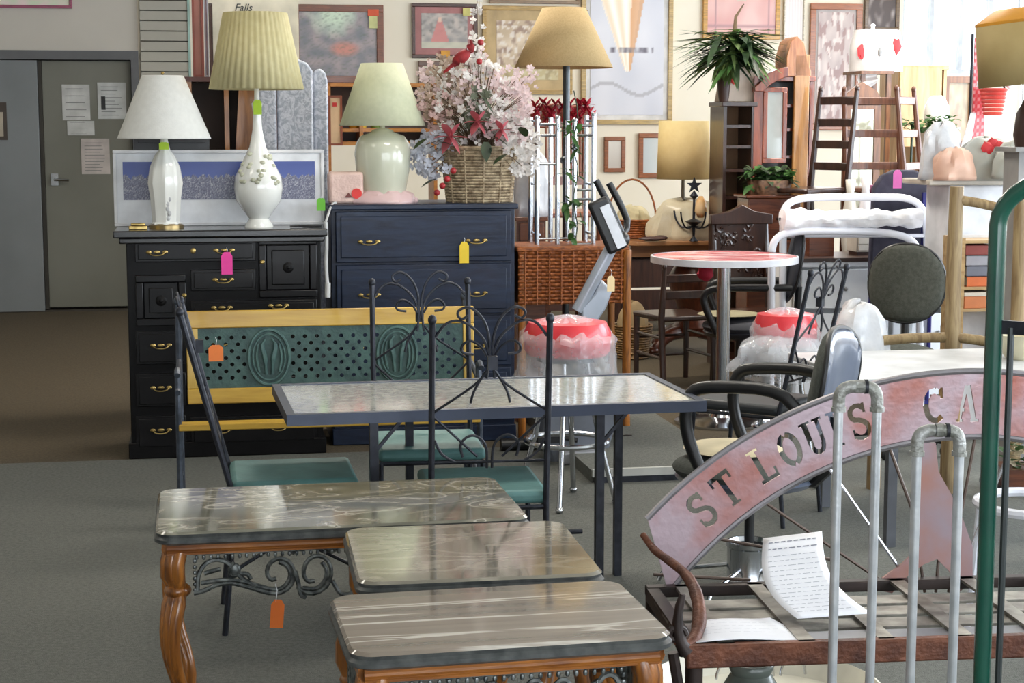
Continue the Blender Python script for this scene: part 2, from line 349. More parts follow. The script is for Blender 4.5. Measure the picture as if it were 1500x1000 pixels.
# ================================================================ MARBLE-TOPPED TABLES
oak = wood('honey_oak', (182, 114, 44), (92, 48, 14), .3, 6, 'z', .4); oakx = wood('honey_oak_rail', (180, 112, 44), (110, 58, 16), .3, 5, 'x', .4)
pewter = M('pewter_scroll_metal', (128, 132, 130), .4, .6, c2=(66, 70, 70), scale=50)
def marble_table(name, label, O, ang, w, d, h, mat, full=True):
    t = thing(name, label, 'table', O, ang, 'marble topped tables with honey oak legs')
    e = .03                                   # eared corners
    def outline(g):
        q = []
        for cx, cy, sx, sy in ((g, g, 1, 1), (w - g, g, -1, 1), (w - g, d - g, -1, -1), (g, d - g, 1, -1)):
            pts = [(cx + sx * e * 1.3, cy), (cx + sx * e * .95, cy + sy * e * .10), (cx + sx * e * .45, cy + sy * e * .45), (cx + sx * e * .10, cy + sy * e * .95), (cx, cy + sy * e * 1.3)]
            if sx * sy < 0: pts = pts[::-1]
            q += pts[::-1]
        return q
    m = MB(); lv = [(.008, h - .034), (0, h - .028), (0, h - .020), (.006, h - .014), (.004, h - .006), (.010, h)]
    pr = [outline(g) for g, z in lv]; n = len(pr[0])
    for (g, z), po in zip(lv, pr): m.v += [Vector((x, y, z)) for x, y in po]
    eg = MB(); eg.v = list(m.v[:-n])
    for i in range(len(lv) - 1):
        for k in range(n): (m if i == len(lv) - 2 else eg).f.append([i * n + k, i * n + (k + 1) % n, (i + 1) * n + (k + 1) % n, (i + 1) * n + k])
    eg.f.append(list(range(n))[::-1]); m.f.append([(len(lv) - 1) * n + k for k in range(n)])
    m.v = m.v[-2 * n:]; m.f = [[q - (len(lv) - 2) * n for q in f] for f in m.f]
    obj('moulded_edge', eg, M('dark_marble_edge', (92, 94, 92), .35, c2=(62, 64, 64), scale=30, spec=.4), t, angle=25)
    obj('marble_top', m, mat, t, angle=25)
    ra = MB(); i0 = .03
    for a, b in (((i0, i0), (w - i0, i0)), ((w - i0, i0), (w - i0, d - i0)), ((w - i0, d - i0), (i0, d - i0)), ((i0, d - i0), (i0, i0))):
        a3, b3 = Vector((*a, h - .044)), Vector((*b, h - .044)); ra.beam(a3, b3, .022, .02)
        ra.beam(a3 - Vector((0, 0, .014)), b3 - Vector((0, 0, .014)), .014, .010)
        ra.tube([a3 + Vector((0, 0, -.004)), b3 + Vector((0, 0, -.004))], .013, 8)
    obj('apron_rail', ra, oakx, t)
    zt_ = h - .052
    for cx, cy, sx, sy in ((.055, .055, -1, -1), (w - .055, .055, 1, -1), (w - .055, d - .055, 1, 1), (.055, d - .055, -1, 1)):
        lm = MB()
        for off in ((0, 0), (1, 0), (0, 1), (.62, .62)):      # a bundle of four reeds that bows out at the knee and narrows at the ankle
            pts = []; rs = []
            for k in range(15):
                s = k / 14; z = zt_ * (1 - s)
                bow = .010 * math.sin(min(1, s / .22) * PI) if s < .22 else .020 * math.sin((s - .22) / .5 * PI) if s < .72 else -.022 * math.sin((s - .72) / .28 * PI * .8)
                sp = .028 if s < .18 else .028 - .008 * math.sin((s - .18) / .12 * PI) if s < .3 else .025 - .013 * min(1, (s - .3) / .5)
                if s > .86: sp += .010 * (s - .86) / .14
                r = .0175 if s < .16 else .0125 + .006 * abs(math.cos(min(1, (s - .16) / .10) * PI)) if s < .26 else .0185 - .0075 * min(1, (s - .26) / .58)
                if s > .88: r += .007 * (s - .88) / .12
                pts.append((cx + sx * (bow + (off[0] - .4) * sp), cy + sy * (bow + (off[1] - .4) * sp), z)); rs.append(r)
            lm.tube(pts, rs, 10)
        lm.ell((cx, cy, zt_ * .78), (.035, .035, .022))
        lm.lathe([(.012, 0), (.026, .004), (.028, .018), (.015, .03)], 12, (cx - sx * .006, cy - sy * .006, 0))
        obj('leg', lm, oak, t)
    # pierced scroll apron between the legs, drawn as the long side of the coffee table and stretched to each side
    def apron(L, name='scroll_apron'):
        s = L / .86; mm = MB()
        def q(x, z): return Vector((x * min(s, 1.0) if s < 1 else x, 0, z))
        half = [[(.0, -.105), (.03, -.10), (.065, -.085), (.105, -.082), (.15, -.095), (.20, -.112), (.235, -.118), (.27, -.103), (.285, -.07), (.272, -.035), (.24, -.022), (.212, -.036), (.203, -.062), (.215, -.08), (.232, -.078)],
                [(.01, -.10), (.012, -.06), (.03, -.03), (.06, -.018), (.095, -.026), (.115, -.052), (.15, -.085), (.20, -.10)],
                [(.02, -.08), (.05, -.076), (.10, -.074), (.15, -.083), (.205, -.103), (.24, -.108), (.265, -.09), (.273, -.065), (.26, -.042), (.24, -.034)],
                [(.29, -.10), (.31, -.118), (.345, -.122), (.38, -.10), (.39, -.062), (.375, -.03), (.345, -.02), (.318, -.034), (.306, -.065), (.318, -.09), (.34, -.088)],
                [(.305, -.105), (.345, -.112), (.37, -.09), (.376, -.062), (.362, -.04)],
                [(.115, -.03), (.10, -.045), (.105, -.065), (.12, -.062)], [(.03, -.055), (.05, -.05), (.075, -.045)], [(.13, -.06), (.15, -.06), (.16, -.075)],
                [(.39, -.09), (.41, -.125), (.43, -.13)], [(.285, -.06), (.295, -.1), (.3, -.125), (.315, -.13)]]
        for mir in (0, 1):
            for pth in half:
                pts = [Vector(((L - x * s) if mir else x * s, 0, z)) for x, z in pth]
                mm.tube(pts, .0062, 6, smooth=1)
        mm.ell((.115 * s, 0, -.05), (.016, .008, .02), 10, 6); mm.ell((L - .115 * s, 0, -.05), (.016, .008, .02), 10, 6)
        mm.bb(0, L, -.003, .003, -.006, 0)
        nb = int(L / .018)
        for k in range(nb): mm.ell(((k + .5) * L / nb, 0, -.013), (.005, .005, .007), 6, 4)
        for k in range(6):
            for xx in (.004, L - .004): mm.ell((xx, 0, -.022 - k * .015), (.006, .005, .006), 6, 4)
        return mm
    for mt, L, on_x in ((Matrix.Translation((.095, .038, h - .062)), w - .19, 1), (Matrix.Translation((.095, d - .038, h - .062)), w - .19, 1),
                  (Matrix.Translation((.038, .095, h - .062)) @ Matrix.Rotation(PI / 2, 4, 'Z'), d - .19, 0), (Matrix.Translation((w - .038, .095, h - .062)) @ Matrix.Rotation(PI / 2, 4, 'Z'), d - .19, 0)):
        obj('scroll_apron', apron(L).xf(mt), pewter, t)
    return t
marb1 = ramp_mat('green_grey_marble', [(.30, (98, 98, 86)), (.45, (124, 121, 106)), (.53, (150, 144, 128)), (.55, (206, 200, 186)), (.57, (132, 127, 112)), (.7, (138, 131, 118))], 4.0, (.8, 2, 2), .09, 1.6, coat=.5, spec=.6)
marb2 = ramp_mat('pale_veined_marble', [(.3, (118, 112, 98)), (.5, (132, 125, 110)), (.56, (158, 150, 134)), (.62, (126, 118, 104)), (.7, (132, 126, 112))], 3.0, (1, 3, 1), .07, 1.2, coat=.6, spec=.7)
marb3 = ramp_mat('banded_grey_marble', [(.34, (104, 98, 88)), (.44, (132, 120, 106)), (.55, (146, 132, 118)), (.585, (228, 222, 210)), (.60, (146, 132, 118)), (.7, (118, 110, 100))], 2.2, (.3, 6, 1), .08, .5, coat=.6, spec=.7)
marble_table('coffee_table', 'long low marble coffee table at left with an orange tag hanging below', (-.895, 4.169, 0), R(10.8), .965, .545, .55, marb1)
marble_table('end_table', 'square marble end table between the long coffee table and the nearest table', (-.336, 3.591, 0), R(9), .555, .53, .58, marb2)
marble_table('end_table', 'nearest marble end table with white bands along its grey top', (-.303, 3.085, 0), R(12), .64, .43, .58, marb3)

# ================================================================ price tags
def tag(name, label, x, y, Y, w, h, c, rz=A, tilt=0.0, string=.04):
    p = P(x, y, Y)                     # top centre of the tag
    t = thing(name, label, 'price tag', (p.x, p.y, p.z - h), rz, 'paper price tags')
    m = MB(); q = [(-w / 2, 0), (w / 2, 0), (w / 2, h * .82), (w * .25, h), (-w * .25, h), (-w / 2, h * .82)]
    m.prism(q, -.001, .001).xf(Matrix.Rotation(tilt, 4, 'Y'))
    obj('card', m, M('tag_%d_%d_%d' % c, c, .7), t)
    obj('string', MB().tube([(0, 0, h * .93), (.004, 0, h + string * .6), (0, .006, h + string)], .0012, 5), paper, t)
    return t
OR, PK, YL, CR, GR = (255, 130, 50), (245, 70, 165), (250, 215, 60), (250, 225, 175), (190, 225, 60)
tag('price_tag', 'orange paper tag hanging from the scroll apron of the coffee table', 404, 878, 4.255, .034, .074, OR, tilt=.08)
# ================================================================ PATIO TABLE AND IRON CHAIRS
O = Vector((-.676, 5.055, 0))
t = thing('patio_table', 'long glass-topped patio table in a dark metal frame behind the marble tables', 'table', O, R(11.9))
pw, pd, ph = 1.32, .64, .70
obj('frame', MB().bb(0, pw, 0, .026, ph - .034, ph).bb(0, pw, pd - .026, pd, ph - .034, ph).bb(0, .026, .026, pd - .026, ph - .034, ph).bb(pw - .026, pw, .026, pd - .026, ph - .034, ph), M('table_frame_paint', (58, 66, 84), .4, .3), t)
obj('glass_top', MB().bb(.02, pw - .02, .02, pd - .02, ph - .012, ph - .003), ramp_mat('pebbled_glass', [(.35, (172, 174, 168)), (.6, (200, 200, 190))], 30, (1, 1, 1), .1, .3, coat=.7, detail=3, bump=.03, spec=.6), t)
for px, yy in ((548, .07), (878, .05), (905, .55), (600, .60)):
    x = on(px, 700, (_MX[t.name] @ Vector((0, yy, 0))), R(11.9))[0]
    obj('leg', MB().beam((x, yy, 0), (x, yy, ph - .03), .026, .026, (0, 1, 0)).beam((x, yy, ph - .14), (x + .09, yy, ph - .035), .01, .01), iron, t)
obj('stretcher', MB().tube([(on(548, 700, O, R(11.9))[0], .32, .22), (on(890, 700, O, R(11.9))[0], .32, .22)], .009), iron, t)

cush = M('teal_seat_vinyl', (90, 132, 130), .55, c2=(78, 118, 116), scale=12, bump=.1)
def iron_chair(label, loc, rz, lean_=.12, seatm=None):
    t = thing('iron_chair', label, 'chair', loc, rz, 'black wrought iron scroll-back chairs')
    w = .345; hw = w / 2; lean = lean_; zs = .45
    def B(x, z): return Vector((x, -max(0, z - zs) * lean, z))
    for sx in (-1, 1):
        obj('back_post', MB().tube([(sx * (hw + .004), -.03, 0), (sx * hw, -.008, .22), B(sx * hw, zs), B(sx * hw, 1.0)], .0095, 8).ell(B(sx * hw, 1.005), (.013, .013, .016)), iron, t)
        obj('leg', MB().tube([(sx * (hw + .015), .40, 0), (sx * (hw + .003), .385, .22), (sx * hw, .37, zs - .02)], .0085, 8), iron, t)
    sm = MB()
    k = .00195
    def pp(lst): return [(x * k - 716 * k, 1.56 - (y - 185) * k) for x, y in lst]
    halves = [[(722, 560), (719, 530), (718, 499), (727, 469), (748, 449), (766, 455), (767, 464), (760, 470), (751, 464)],
              [(719, 535), (719, 520), (730, 493), (760, 470), (784, 473), (800, 496)],
              [(722, 526), (730, 511), (748, 500), (761, 509), (760, 521), (742, 523)],
              [(721, 547), (736, 568), (781, 598), (803, 612)], [(724, 550), (742, 580), (746, 598)],
              [(801, 619), (735, 682)], [(720, 700), (720, 670), (727, 655), (745, 646), (763, 661), (757, 682)], [(800, 655), (790, 678), (767, 691)]]
    for h_ in halves:
        for s in (-1, 1):
            sm.tube([B(s * x, z) for x, z in pp(h_)], .0042, 6, smooth=2)
    sm.tube([B(-hw, .575), B(hw, .575)], .0045, 6)
    sm.bb(-.014, .014, -.10, -.075, .86, .90)
    obj('scrollwork', sm, iron, t)
    ring = MB().tube([(-hw, 0, zs - .02), (-hw, .37, zs - .02), (hw, .37, zs - .02), (hw, 0, zs - .02)], .008, 6, closed=True).tube([(-hw, 0, .2), (0, .18, .26), (hw, 0, .2)], .006, 6, smooth=2).tube([(-hw, .37, .2), (0, .19, .26), (hw, .37, .2)], .006, 6, smooth=2)
    obj('seat_frame', ring, iron, t)
    obj('seat', MB().bb(-hw - .01, hw + .01, .0, .39, zs - .012, zs + .03), seatm or cush, t, bevel=.016)
    return t
c0 = iron_chair('iron scroll-back chair with its back to the marble tables, overlapping the glass table', Vector((P(716, 600, 4.99).x, 4.99, 0)), R(8))
copy_tree(c0, Vector((P(618, 500, 6.05).x, 6.05, 0)), R(188), 'black iron scroll-back chair behind the glass table, before the yellow and green bench')
iron_chair('black iron chair seen edge-on at the left end of the glass table', Vector((P(338, 700, 5.3).x, 5.3, 0)), R(-79.6), .26)
iron_chair('black iron scroll-back chair standing behind the black office armchair', Vector((P(1170, 500, 6.7).x, 6.7, 0)), R(56), .22, M('dark_seat_vinyl', (40, 44, 48), .5))

# ================================================================ GREEN AND YELLOW BENCH
O = Z(262, 632, .40); O.z = 0
t = thing('garden_bench', 'garden bench with yellow wooden frame and green pierced metal back, before the dressers', 'bench', O, A)
bw = on(704, 620, O)[0]; yel = wood('yellow_varnished_wood', (206, 166, 62), (176, 134, 40), .45, 3, 'x', .2); yelz = wood('yellow_varnished_stile', (206, 170, 70), (176, 138, 46), .45, 3, 'z', .2)
OB = _MX[t.name] @ Vector((0, .36, 0))
def bp(x, y): return on(x, y, OB)
x0, zt_ = bp(272, 459); x1, zb_ = bp(695, 583); zt2 = bp(700, 446)[1]; zb_ = bp(275, 592)[1]
zt_ = (zt_ + zt2) / 2; rh = .075
rot = Matrix.Translation((0, .36, zb_)) @ Matrix.Rotation(R(-4), 4, 'X')
bh = zt_ - zb_
obj('top_rail', MB().bb(x0, x1, -.012, .012, bh - .07, bh).xf(rot), yel, t, bevel=.004)
obj('bottom_rail', MB().bb(x0, x1, -.012, .012, 0, .062).xf(rot), yel, t, bevel=.004)
for a, b in ((x0, x0 + .045), (x1 - .045, x1)): obj('stile', MB().bb(a, b, -.011, .011, .062, bh - .07).xf(rot), yelz, t, bevel=.003)
# pierced panel: real holes on a staggered lattice around two oval medallions
px0, px1, pz0, pz1 = x0 + .045, x1 - .045, .062, bh - .07
mm = MB(); cw = .0245; nx_ = int((px1 - px0) / cw); cw = (px1 - px0) / nx_; ny_ = max(4, int((pz1 - pz0) / cw)); ch = (pz1 - pz0) / ny_
m1, m2 = bp(394, 515)[0], bp(582, 508)[0]; mz = (pz0 + pz1) / 2; mr = .105
for i in range(nx_):
    for j in range(ny_):
        a, b = px0 + i * cw, pz0 + j * ch; cx, cz = a + cw / 2, b + ch / 2
        near = min(((cx - m1) / .085) ** 2 + ((cz - mz) / .115) ** 2, ((cx - m2) / .085) ** 2 + ((cz - mz) / .115) ** 2)
        sq = [(a, b), (cx, b), (a + cw, b), (a + cw, cz), (a + cw, b + ch), (cx, b + ch), (a, b + ch), (a, cz)]
        if (i + j) % 2 or near < 1.0 or j in (0, ny_ - 1) or i in (0, nx_ - 1):
            mm.add([(x, 0, z) for x, z in sq], [[7, 6, 5, 4, 3, 2, 1, 0]]); continue
        r = .0088; hl = [(cx + r * math.cos(-3 * PI / 4 + k * PI / 4), cz + r * math.sin(-3 * PI / 4 + k * PI / 4)) for k in range(8)]
        v = [(x, 0, z) for x, z in sq] + [(x, 0, z) for x, z in hl]
        mm.add(v, [[k, (k + 1) % 8, 8 + (k + 1) % 8, 8 + k][::-1] for k in range(8)])
grn = M('verdigris_green_paint', (62, 92, 86), .5, c2=(44, 70, 68), scale=20, bump=.2)
grl = M('verdigris_green_relief', (78, 108, 102), .5, c2=(58, 86, 84), scale=20)
obj('pierced_panel', mm.xf(rot), grn, t, solid=.006, kind='stuff', flat=True)
for mx_ in (m1, m2):
    md = MB(); md.tube([(mx_ + .082 * math.cos(a * PI / 16), -.008, mz + .112 * math.sin(a * PI / 16)) for a in range(32)], .006, 6, closed=True)
    md.tube([(mx_ + .065 * math.cos(a * PI / 16), -.008, mz + .093 * math.sin(a * PI / 16)) for a in range(32)], .004, 6, closed=True)
    for s in (-1, 1):
        md.tube([(mx_ + s * .012, -.01, mz - .07), (mx_ + s * .016, -.014, mz), (mx_ + s * .030, -.012, mz + .05), (mx_ + s * .012, -.01, mz + .075)], [.006, .010, .009, .004], 6, smooth=2)
        md.tube([(mx_ + s * .04, -.008, mz - .06), (mx_ + s * .052, -.01, mz), (mx_ + s * .042, -.008, mz + .055)], .005, 6, smooth=2)
    obj('oval_medallion', md.xf(rot), grl, t)
sz = .40
obj('seat_slat', MB().bb(0, bw, 0, .075, sz, sz + .026), yel, t, bevel=.004)
cast = M('cast_iron_blue_grey', (78, 86, 98), .5, .5, c2=(56, 62, 72), scale=25)
for xx in (.0, bw):
    e = MB(); x = xx
    e.tube([(x, .03, 0), (x, .0, .15), (x, .03, .28), (x, .02, sz), (x, .0, .50), (x, .03, .56), (x, .06, .62), (x, .02, .64), (x, -.02, .62)], .012, 8, smooth=2)
    e.tube([(x, .42, 0), (x, .36, .18), (x, .36, sz), (x, .38, zb_), (x, .36 + .06, zt_ + .03)], .013, 8, smooth=2)
    e.tube([(x, .0, .55), (x, .2, .60), (x, .38, .62)], .011, 8, smooth=2).tube([(x, .02, sz - .01), (x, .36, sz - .01)], .011, 8)
    e.tube([(x, .01, .14), (x, .18, .22), (x, .36, .16)], .008, 8, smooth=2).tube([(x, .05, .22), (x, .18, .33), (x, .32, .22)], .007, 8, smooth=2)
    e.ell((x, .36 + .062, zt_ + .035), (.018, .018, .022))
    obj('cast_end', e, cast, t)
tag('price_tag', 'orange paper tag on the pierced back of the garden bench', 316, 505, 6.79, .058, .066, (255, 140, 70), string=.03)

# ================================================================ BLACK DRESSER
blk = M('black_lacquered_wood', (14, 13, 14), .38, c2=(9, 8, 9), scale=12, bump=.03, spec=.18)
blk2 = M('black_lacquered_panel', (17, 16, 18), .3, c2=(11, 10, 12), scale=12, coat=.06, spec=.25)
O = Z(193, 672)
t = thing('black_dresser', 'tall black dresser with raised panel doors and brass pulls, left of the navy chest', 'dresser', O, A)
ww = on(471, 420, O)[0]; hh = on(300, 340, O)[1]; dp = .46
obj('body', MB().bb(0, ww, .02, dp, .0, hh - .03).bb(-.012, ww + .012, -.008, dp, 0, .075), blk, t, bevel=.004)
obj('top', MB().bb(-.055, ww + .03, -.04, dp + .01, hh - .022, hh + .012).bb(-.03, ww + .015, -.02, dp, hh - .05, hh - .022), M('dresser_top_gloss', (30, 30, 31), .2, c2=(20, 19, 20), coat=.3), t, bevel=.006)
def rect(x0, y0, x1, y1, O_=None):
    a = on(x0, y1, O_); b = on(x1, y0, O_); return a[0], b[0], a[1], b[1]
def pull(par, x, z, y=-.012, w=.075, m=None):
    mb = MB().ell((x - w / 2, y, z), (.013, .004, .009), 10, 6).ell((x + w / 2, y, z), (.013, .004, .009), 10, 6).ell((x, y, z), (.016, .003, .008), 10, 6)
    mb.tube([(x - w / 2, y - .006, z), (x - w / 3, y - .016, z - .012), (x, y - .018, z - .015), (x + w / 3, y - .016, z - .012), (x + w / 2, y - .006, z)], .0032, 6, smooth=1)
    return obj('pull', mb, m or brass, par)
def drawer(x0, y0, x1, y1, pulls, keyhole=None):
    a, b, c, d = rect(x0, y0, x1, y1, O); dr = obj('drawer', MB().bb(a, b, -.004, .02, c, d).bb(a + .014, b - .014, -.012, -.004, c + .012, d - .012), blk2, t, bevel=.003)
    for px, py in pulls: x, z = on(px, py, O); pull(dr, x, z, -.016)
    if keyhole: x, z = on(*keyhole, O); obj('key_plate', MB().ell((x, -.014, z), (.012, .003, .014), 10, 6), brass, dr)
    return dr
def pdoor(x0, y0, x1, y1, kx, ky):
    a, b, c, d = rect(x0, y0, x1, y1, O); dr = obj('door', frame_mb(b - a, d - c, .035, -.006, .02, a, c).bb(a + .035, b - .035, .004, .018, c + .035, d - .035).bb(a + .06, b - .06, -.008, .006, c + .06, d - .06), blk2, t, bevel=.005)
    cx, cz = (a + b) / 2, (c + d) / 2
    obj('carved_rosette', MB().ell((cx, -.009, cz), (.026, .005, .026), 12, 6).ell((cx, -.012, cz), (.010, .006, .010)), blk, dr)
    x, z = on(kx, ky, O); obj('knob', MB().lathe([(.0, 0), (.006, 0), (.005, .008), (.011, .014), (.011, .02), (.005, .025)], 12).xf(Matrix.Translation((x, -.006, z)) @ Matrix.Rotation(PI / 2, 4, 'X')), brass, dr)
drawer(198, 352, 374, 384, [(230, 369), (328, 366)], (283, 367))
pdoor(380, 347, 464, 436, 384, 383)
pdoor(200, 402, 272, 478, 270, 432)
drawer(280, 394, 374, 426, [(327, 409)])
drawer(280, 438, 464, 466, [(325, 450), (408, 447)])
drawer(280, 474, 464, 530, [(325, 500), (408, 497)])
for yb in (484, 546, 608): drawer(200, yb, 272, yb + 50, [(236, yb + 21)])
drawer(280, 546, 464, 592, [(325, 567), (408, 564)]); drawer(280, 606, 464, 652, [(325, 628), (408, 624)])
tag('price_tag', 'bright pink tag hanging from a top drawer pull of the black dresser', 332, 369, 7.97, .052, .105, PK, string=.02)
DRO = O.copy(); DRH = hh + .012

# ================================================================ NAVY CHEST
navy = M('navy_painted_wood', (28, 42, 66), .45, c2=(14, 22, 42), scale=3, stretch=(1, 5, 5), dist=2.0, bump=.1, coat=.1, lo=.3, hi=.7, spec=.35)
O = P(486, 400, 8.28); O.z = 0
t = thing('navy_chest', 'navy blue painted chest of drawers with brass pulls, right of the black dresser', 'dresser', O, A)
ww = on(755, 400, O)[0]; hh = on(600, 299, O)[1]; dp = .5
obj('body', MB().bb(0, ww, .02, dp, 0.04, hh - .02).bb(-.005, ww + .005, 0, dp, 0, .08), navy, t, bevel=.004)
obj('top', MB().bb(-.015, ww + .012, -.02, dp, hh - .026, hh), navy, t, bevel=.006)
zz = hh - .034; n = 4; each = (hh - .034 - .11) / n
hd = on(600, 303, O)[1] - on(600, 388, O)[1]
each = min(each, hd)
for k in range(n):
    d = obj('drawer', MB().bb(.022, ww - .022, -.006, .02, zz - each + .012, zz).bb(.045, ww - .045, -.014, -.004, zz - each + .035, zz - .022), navy, t, bevel=.004)
    for px in (540, 697):
        x = on(px, 355, O)[0]; pull(d, x, zz - each * .56, -.02, .085)
    zz -= each
NVO = O.copy(); NVH = hh
tag('price_tag', 'yellow paper tag on the upper right pull of the navy chest', 680, 354, 8.355, .046, .105, YL, string=.02)

# ================================================================ LAMPS
def place(x, y_, off, O_, ang=A):     # point on furniture top: pixel column x at depth off behind the front plane of O_
    q = Vector(O_) + Vector((-math.sin(ang) * off, math.cos(ang) * off, 0)); return q + Vector((math.cos(ang), math.sin(ang), 0)) * on(x, y_, q, ang)[0]
def pxz(x, y, Y): return P(x, y, Y).z
def lamp(name, label, loc, shade_prof, shade_mat, body_parts, pole=None, seg=48, flute=0, nf=0, finial=True, hfac=None):
    t = thing(name, label, 'lamp', loc, A)
    sh = MB().lathe(shade_prof, seg, cap=False, flute=flute, nf=nf)
    obj('lamp_shade', sh, shade_mat, t, solid=.003)
    for nm, m, mt in body_parts: obj(nm, m, mt, t)
    return t
def px_r(px, Y): return px * Y / F
# white empire-shade lamp
c = place(243, 300, .17, DRO); c.z = DRH; Y = c.y
def zz_(y): return pxz(243, y, Y) - c.z
wsh = M('white_shade_cloth', (240, 240, 236), .8, c2=(232, 232, 228), tr=.3, scale=40, bump=.1)
cer = M('white_glazed_ceramic', (232, 232, 226), .18, c2=(222, 222, 216), coat=.5)
zb, zt_ = zz_(203), zz_(111)
b = [(.0, 0), (px_r(22, Y), .0), (px_r(22, Y), .02), (px_r(19, Y), .03), (px_r(21, Y), zz_(290)), (px_r(24, Y), zz_(268)), (px_r(21, Y), zz_(245)), (px_r(14, Y), zz_(228)), (px_r(8, Y), zz_(220)), (px_r(5, Y), zz_(206)), (px_r(4, Y), zz_(190))]
bm_ = MB().lathe(b, 32, flute=.05, nf=8)
t = lamp('table_lamp', 'white lamp with plain white conical shade and carved bottle body, leftmost on the black dresser', c, [(px_r(67, Y), zb), (px_r(66, Y), zb + .006), (px_r(30, Y), zt_ - .004), (px_r(29, Y), zt_)], wsh,
     [('lamp_body', bm_, cer), ('lamp_base', MB().lathe([(0, 0), (.082, 0), (.082, .014), (.07, .022)], 24), M('gold_base', (150, 130, 90), .3, .8)), ('shade_spider', MB().tube([(-.1, 0, zt_ - .01), (.1, 0, zt_ - .01)], .002, 6).tube([(0, -.1, zt_ - .01), (0, .1, zt_ - .01)], .002, 6).tube([(0, 0, zz_(206)), (0, 0, zt_)], .004, 6).ell((0, 0, zt_ + .012), .008), brass)])
rel = MB()
for k in range(7): rel.ell((.012 + .006 * math.sin(k * 1.9), -.064 - .004 * math.sin(k), .05 + k * .022), (.009, .006, .013), 8, 6)
for k in range(5): rel.ell((.045, -.045, .14 + k * .02), (.006, .006, .010), 8, 6)
obj('relief_flowers', rel, M('silver_grey_glaze', (196, 196, 196), .25), t)
tag('price_tag', 'small green tag at the neck of the white conical-shade lamp', 240, 208, Y - .05, .045, .035, GR, string=.01)
# pleated yellow shade gourd lamp
c = place(379, 300, .16, DRO); c.z = DRH; Y = c.y
ysh = M('pleated_cream_yellow_cloth', (222, 214, 172), .8, c2=(210, 200, 154), tr=.35, scale=30)
zb, zt_ = zz_(131), zz_(19)
def f2(y): return pxz(379, y, Y) - c.z
b = [(0, 0), (px_r(21, Y), 0), (px_r(20, Y), .012), (px_r(14, Y), f2(320)), (px_r(20, Y), f2(311)), (px_r(32, Y), f2(294)), (px_r(35, Y), f2(275)), (px_r(33, Y), f2(258)), (px_r(23, Y), f2(238)), (px_r(12, Y), f2(215)), (px_r(7, Y), f2(190)), (px_r(6, Y), f2(165)), (px_r(8, Y), f2(152)), (px_r(4, Y), f2(146)), (px_r(3, Y), f2(120))]
lf = MB(); rnd = random.Random(4)
for k in range(26):
    a = -PI / 2 + rnd.uniform(-1.2, 1.2); zf = rnd.uniform(270, 222); r = px_r(34 if zf > 258 else 23 + (zf - 238) * .5 if zf > 238 else 14 + (zf - 215) * .4, Y)
    lf.ell((r * math.cos(a), r * math.sin(a), f2(zf)), (.013, .006, .010), 8, 5)
t = lamp('table_lamp', 'tall white gourd lamp with a pleated cream yellow shade on the black dresser', c, [(px_r(67, Y), zb), (px_r(45, Y), zt_)], ysh,
     [('lamp_body', MB().lathe(b, 40, flute=.012, nf=20), cer), ('painted_leaves', lf, M('sage_leaf_glaze', (196, 196, 172), .3)), ('lamp_socket', MB().tube([(0, 0, f2(146)), (0, 0, zt_ - .02)], .008, 8).tube([(-px_r(44, Y), 0, zt_ - .01), (px_r(44, Y), 0, zt_ - .01)], .002, 6), brass)], seg=160, flute=.018, nf=40)
tag('price_tag', 'lime green tag at the neck of the gourd lamp', 377, 146, Y - .04, .04, .07, GR, string=.01)
# green-white jar lamp on the navy chest
c = place(561, 280, .2, NVO); c.z = NVH; Y = c.y
def f3(y): return pxz(561, y, Y) - c.z
zb, zt_ = f3(184), f3(93)
b = [(0, 0), (px_r(30, Y), 0), (px_r(33, Y), f3(283)), (px_r(39, Y), f3(250)), (px_r(41, Y), f3(225)), (px_r(39, Y), f3(210)), (px_r(32, Y), f3(199)), (px_r(18, Y), f3(194)), (px_r(14, Y), f3(190)), (px_r(4, Y), f3(187)), (px_r(3, Y), f3(170))]
t = lamp('table_lamp', 'broad pale jar lamp with a pale green conical shade on the navy chest', c, [(px_r(62, Y), zb), (px_r(30, Y), zt_)], M('pale_green_shade_cloth', (222, 224, 196), .8, c2=(212, 215, 186), tr=.3, scale=40),
     [('lamp_body', MB().lathe(b, 36), M('celadon_glaze', (206, 207, 188), .2, c2=(196, 198, 178), coat=.5)), ('shade_spider', MB().tube([(0, 0, f3(187)), (0, 0, zt_)], .004, 6).tube([(-px_r(30, Y), 0, zt_ - .01), (px_r(30, Y), 0, zt_ - .01)], .002, 6), brass)])
# plastic skirts round the jar
def film(name, label, c, r, h, seed, mat=None, red=0, cat='plastic bag', n=26, rg=12, group=None, jit=.35):
    t = thing(name, label, cat, c, 0, group)
    def fn(u, v):
        a = 2 * PI * u; th = v * PI * .5
        q = (1 + jit * noise.noise(Vector((math.cos(a) * 2.5 + seed, math.sin(a) * 2.5, v * 2))) + .10 * noise.noise(Vector((math.cos(a) * 9 + seed, math.sin(a) * 9, v * 5))))
        rad = math.cos(th) ** .6 if v < 1 else 0
        return Vector((r[0] * rad * q * math.cos(a), r[1] * rad * q * math.sin(a), h * math.sin(th) * (1 + .18 * noise.noise(Vector((math.cos(a) + seed, math.sin(a), 3))) * (1 - .3 * v))))
    obj('film', MB().grid(fn, n, rg), mat or whitep, t, solid=.002)
    rnd = random.Random(seed)
    for k in range(red):
        a = -PI / 2 + rnd.uniform(-.9, .9); v = rnd.uniform(.15, .7); p = fn((a / (2 * PI)) % 1, v) * 1.03
        obj('red_print', MB().ell(p, (.03, .012, .03), 10, 6, j=.5, seed=k + seed), M('red_print', (216, 52, 58), .6), t)
    return t
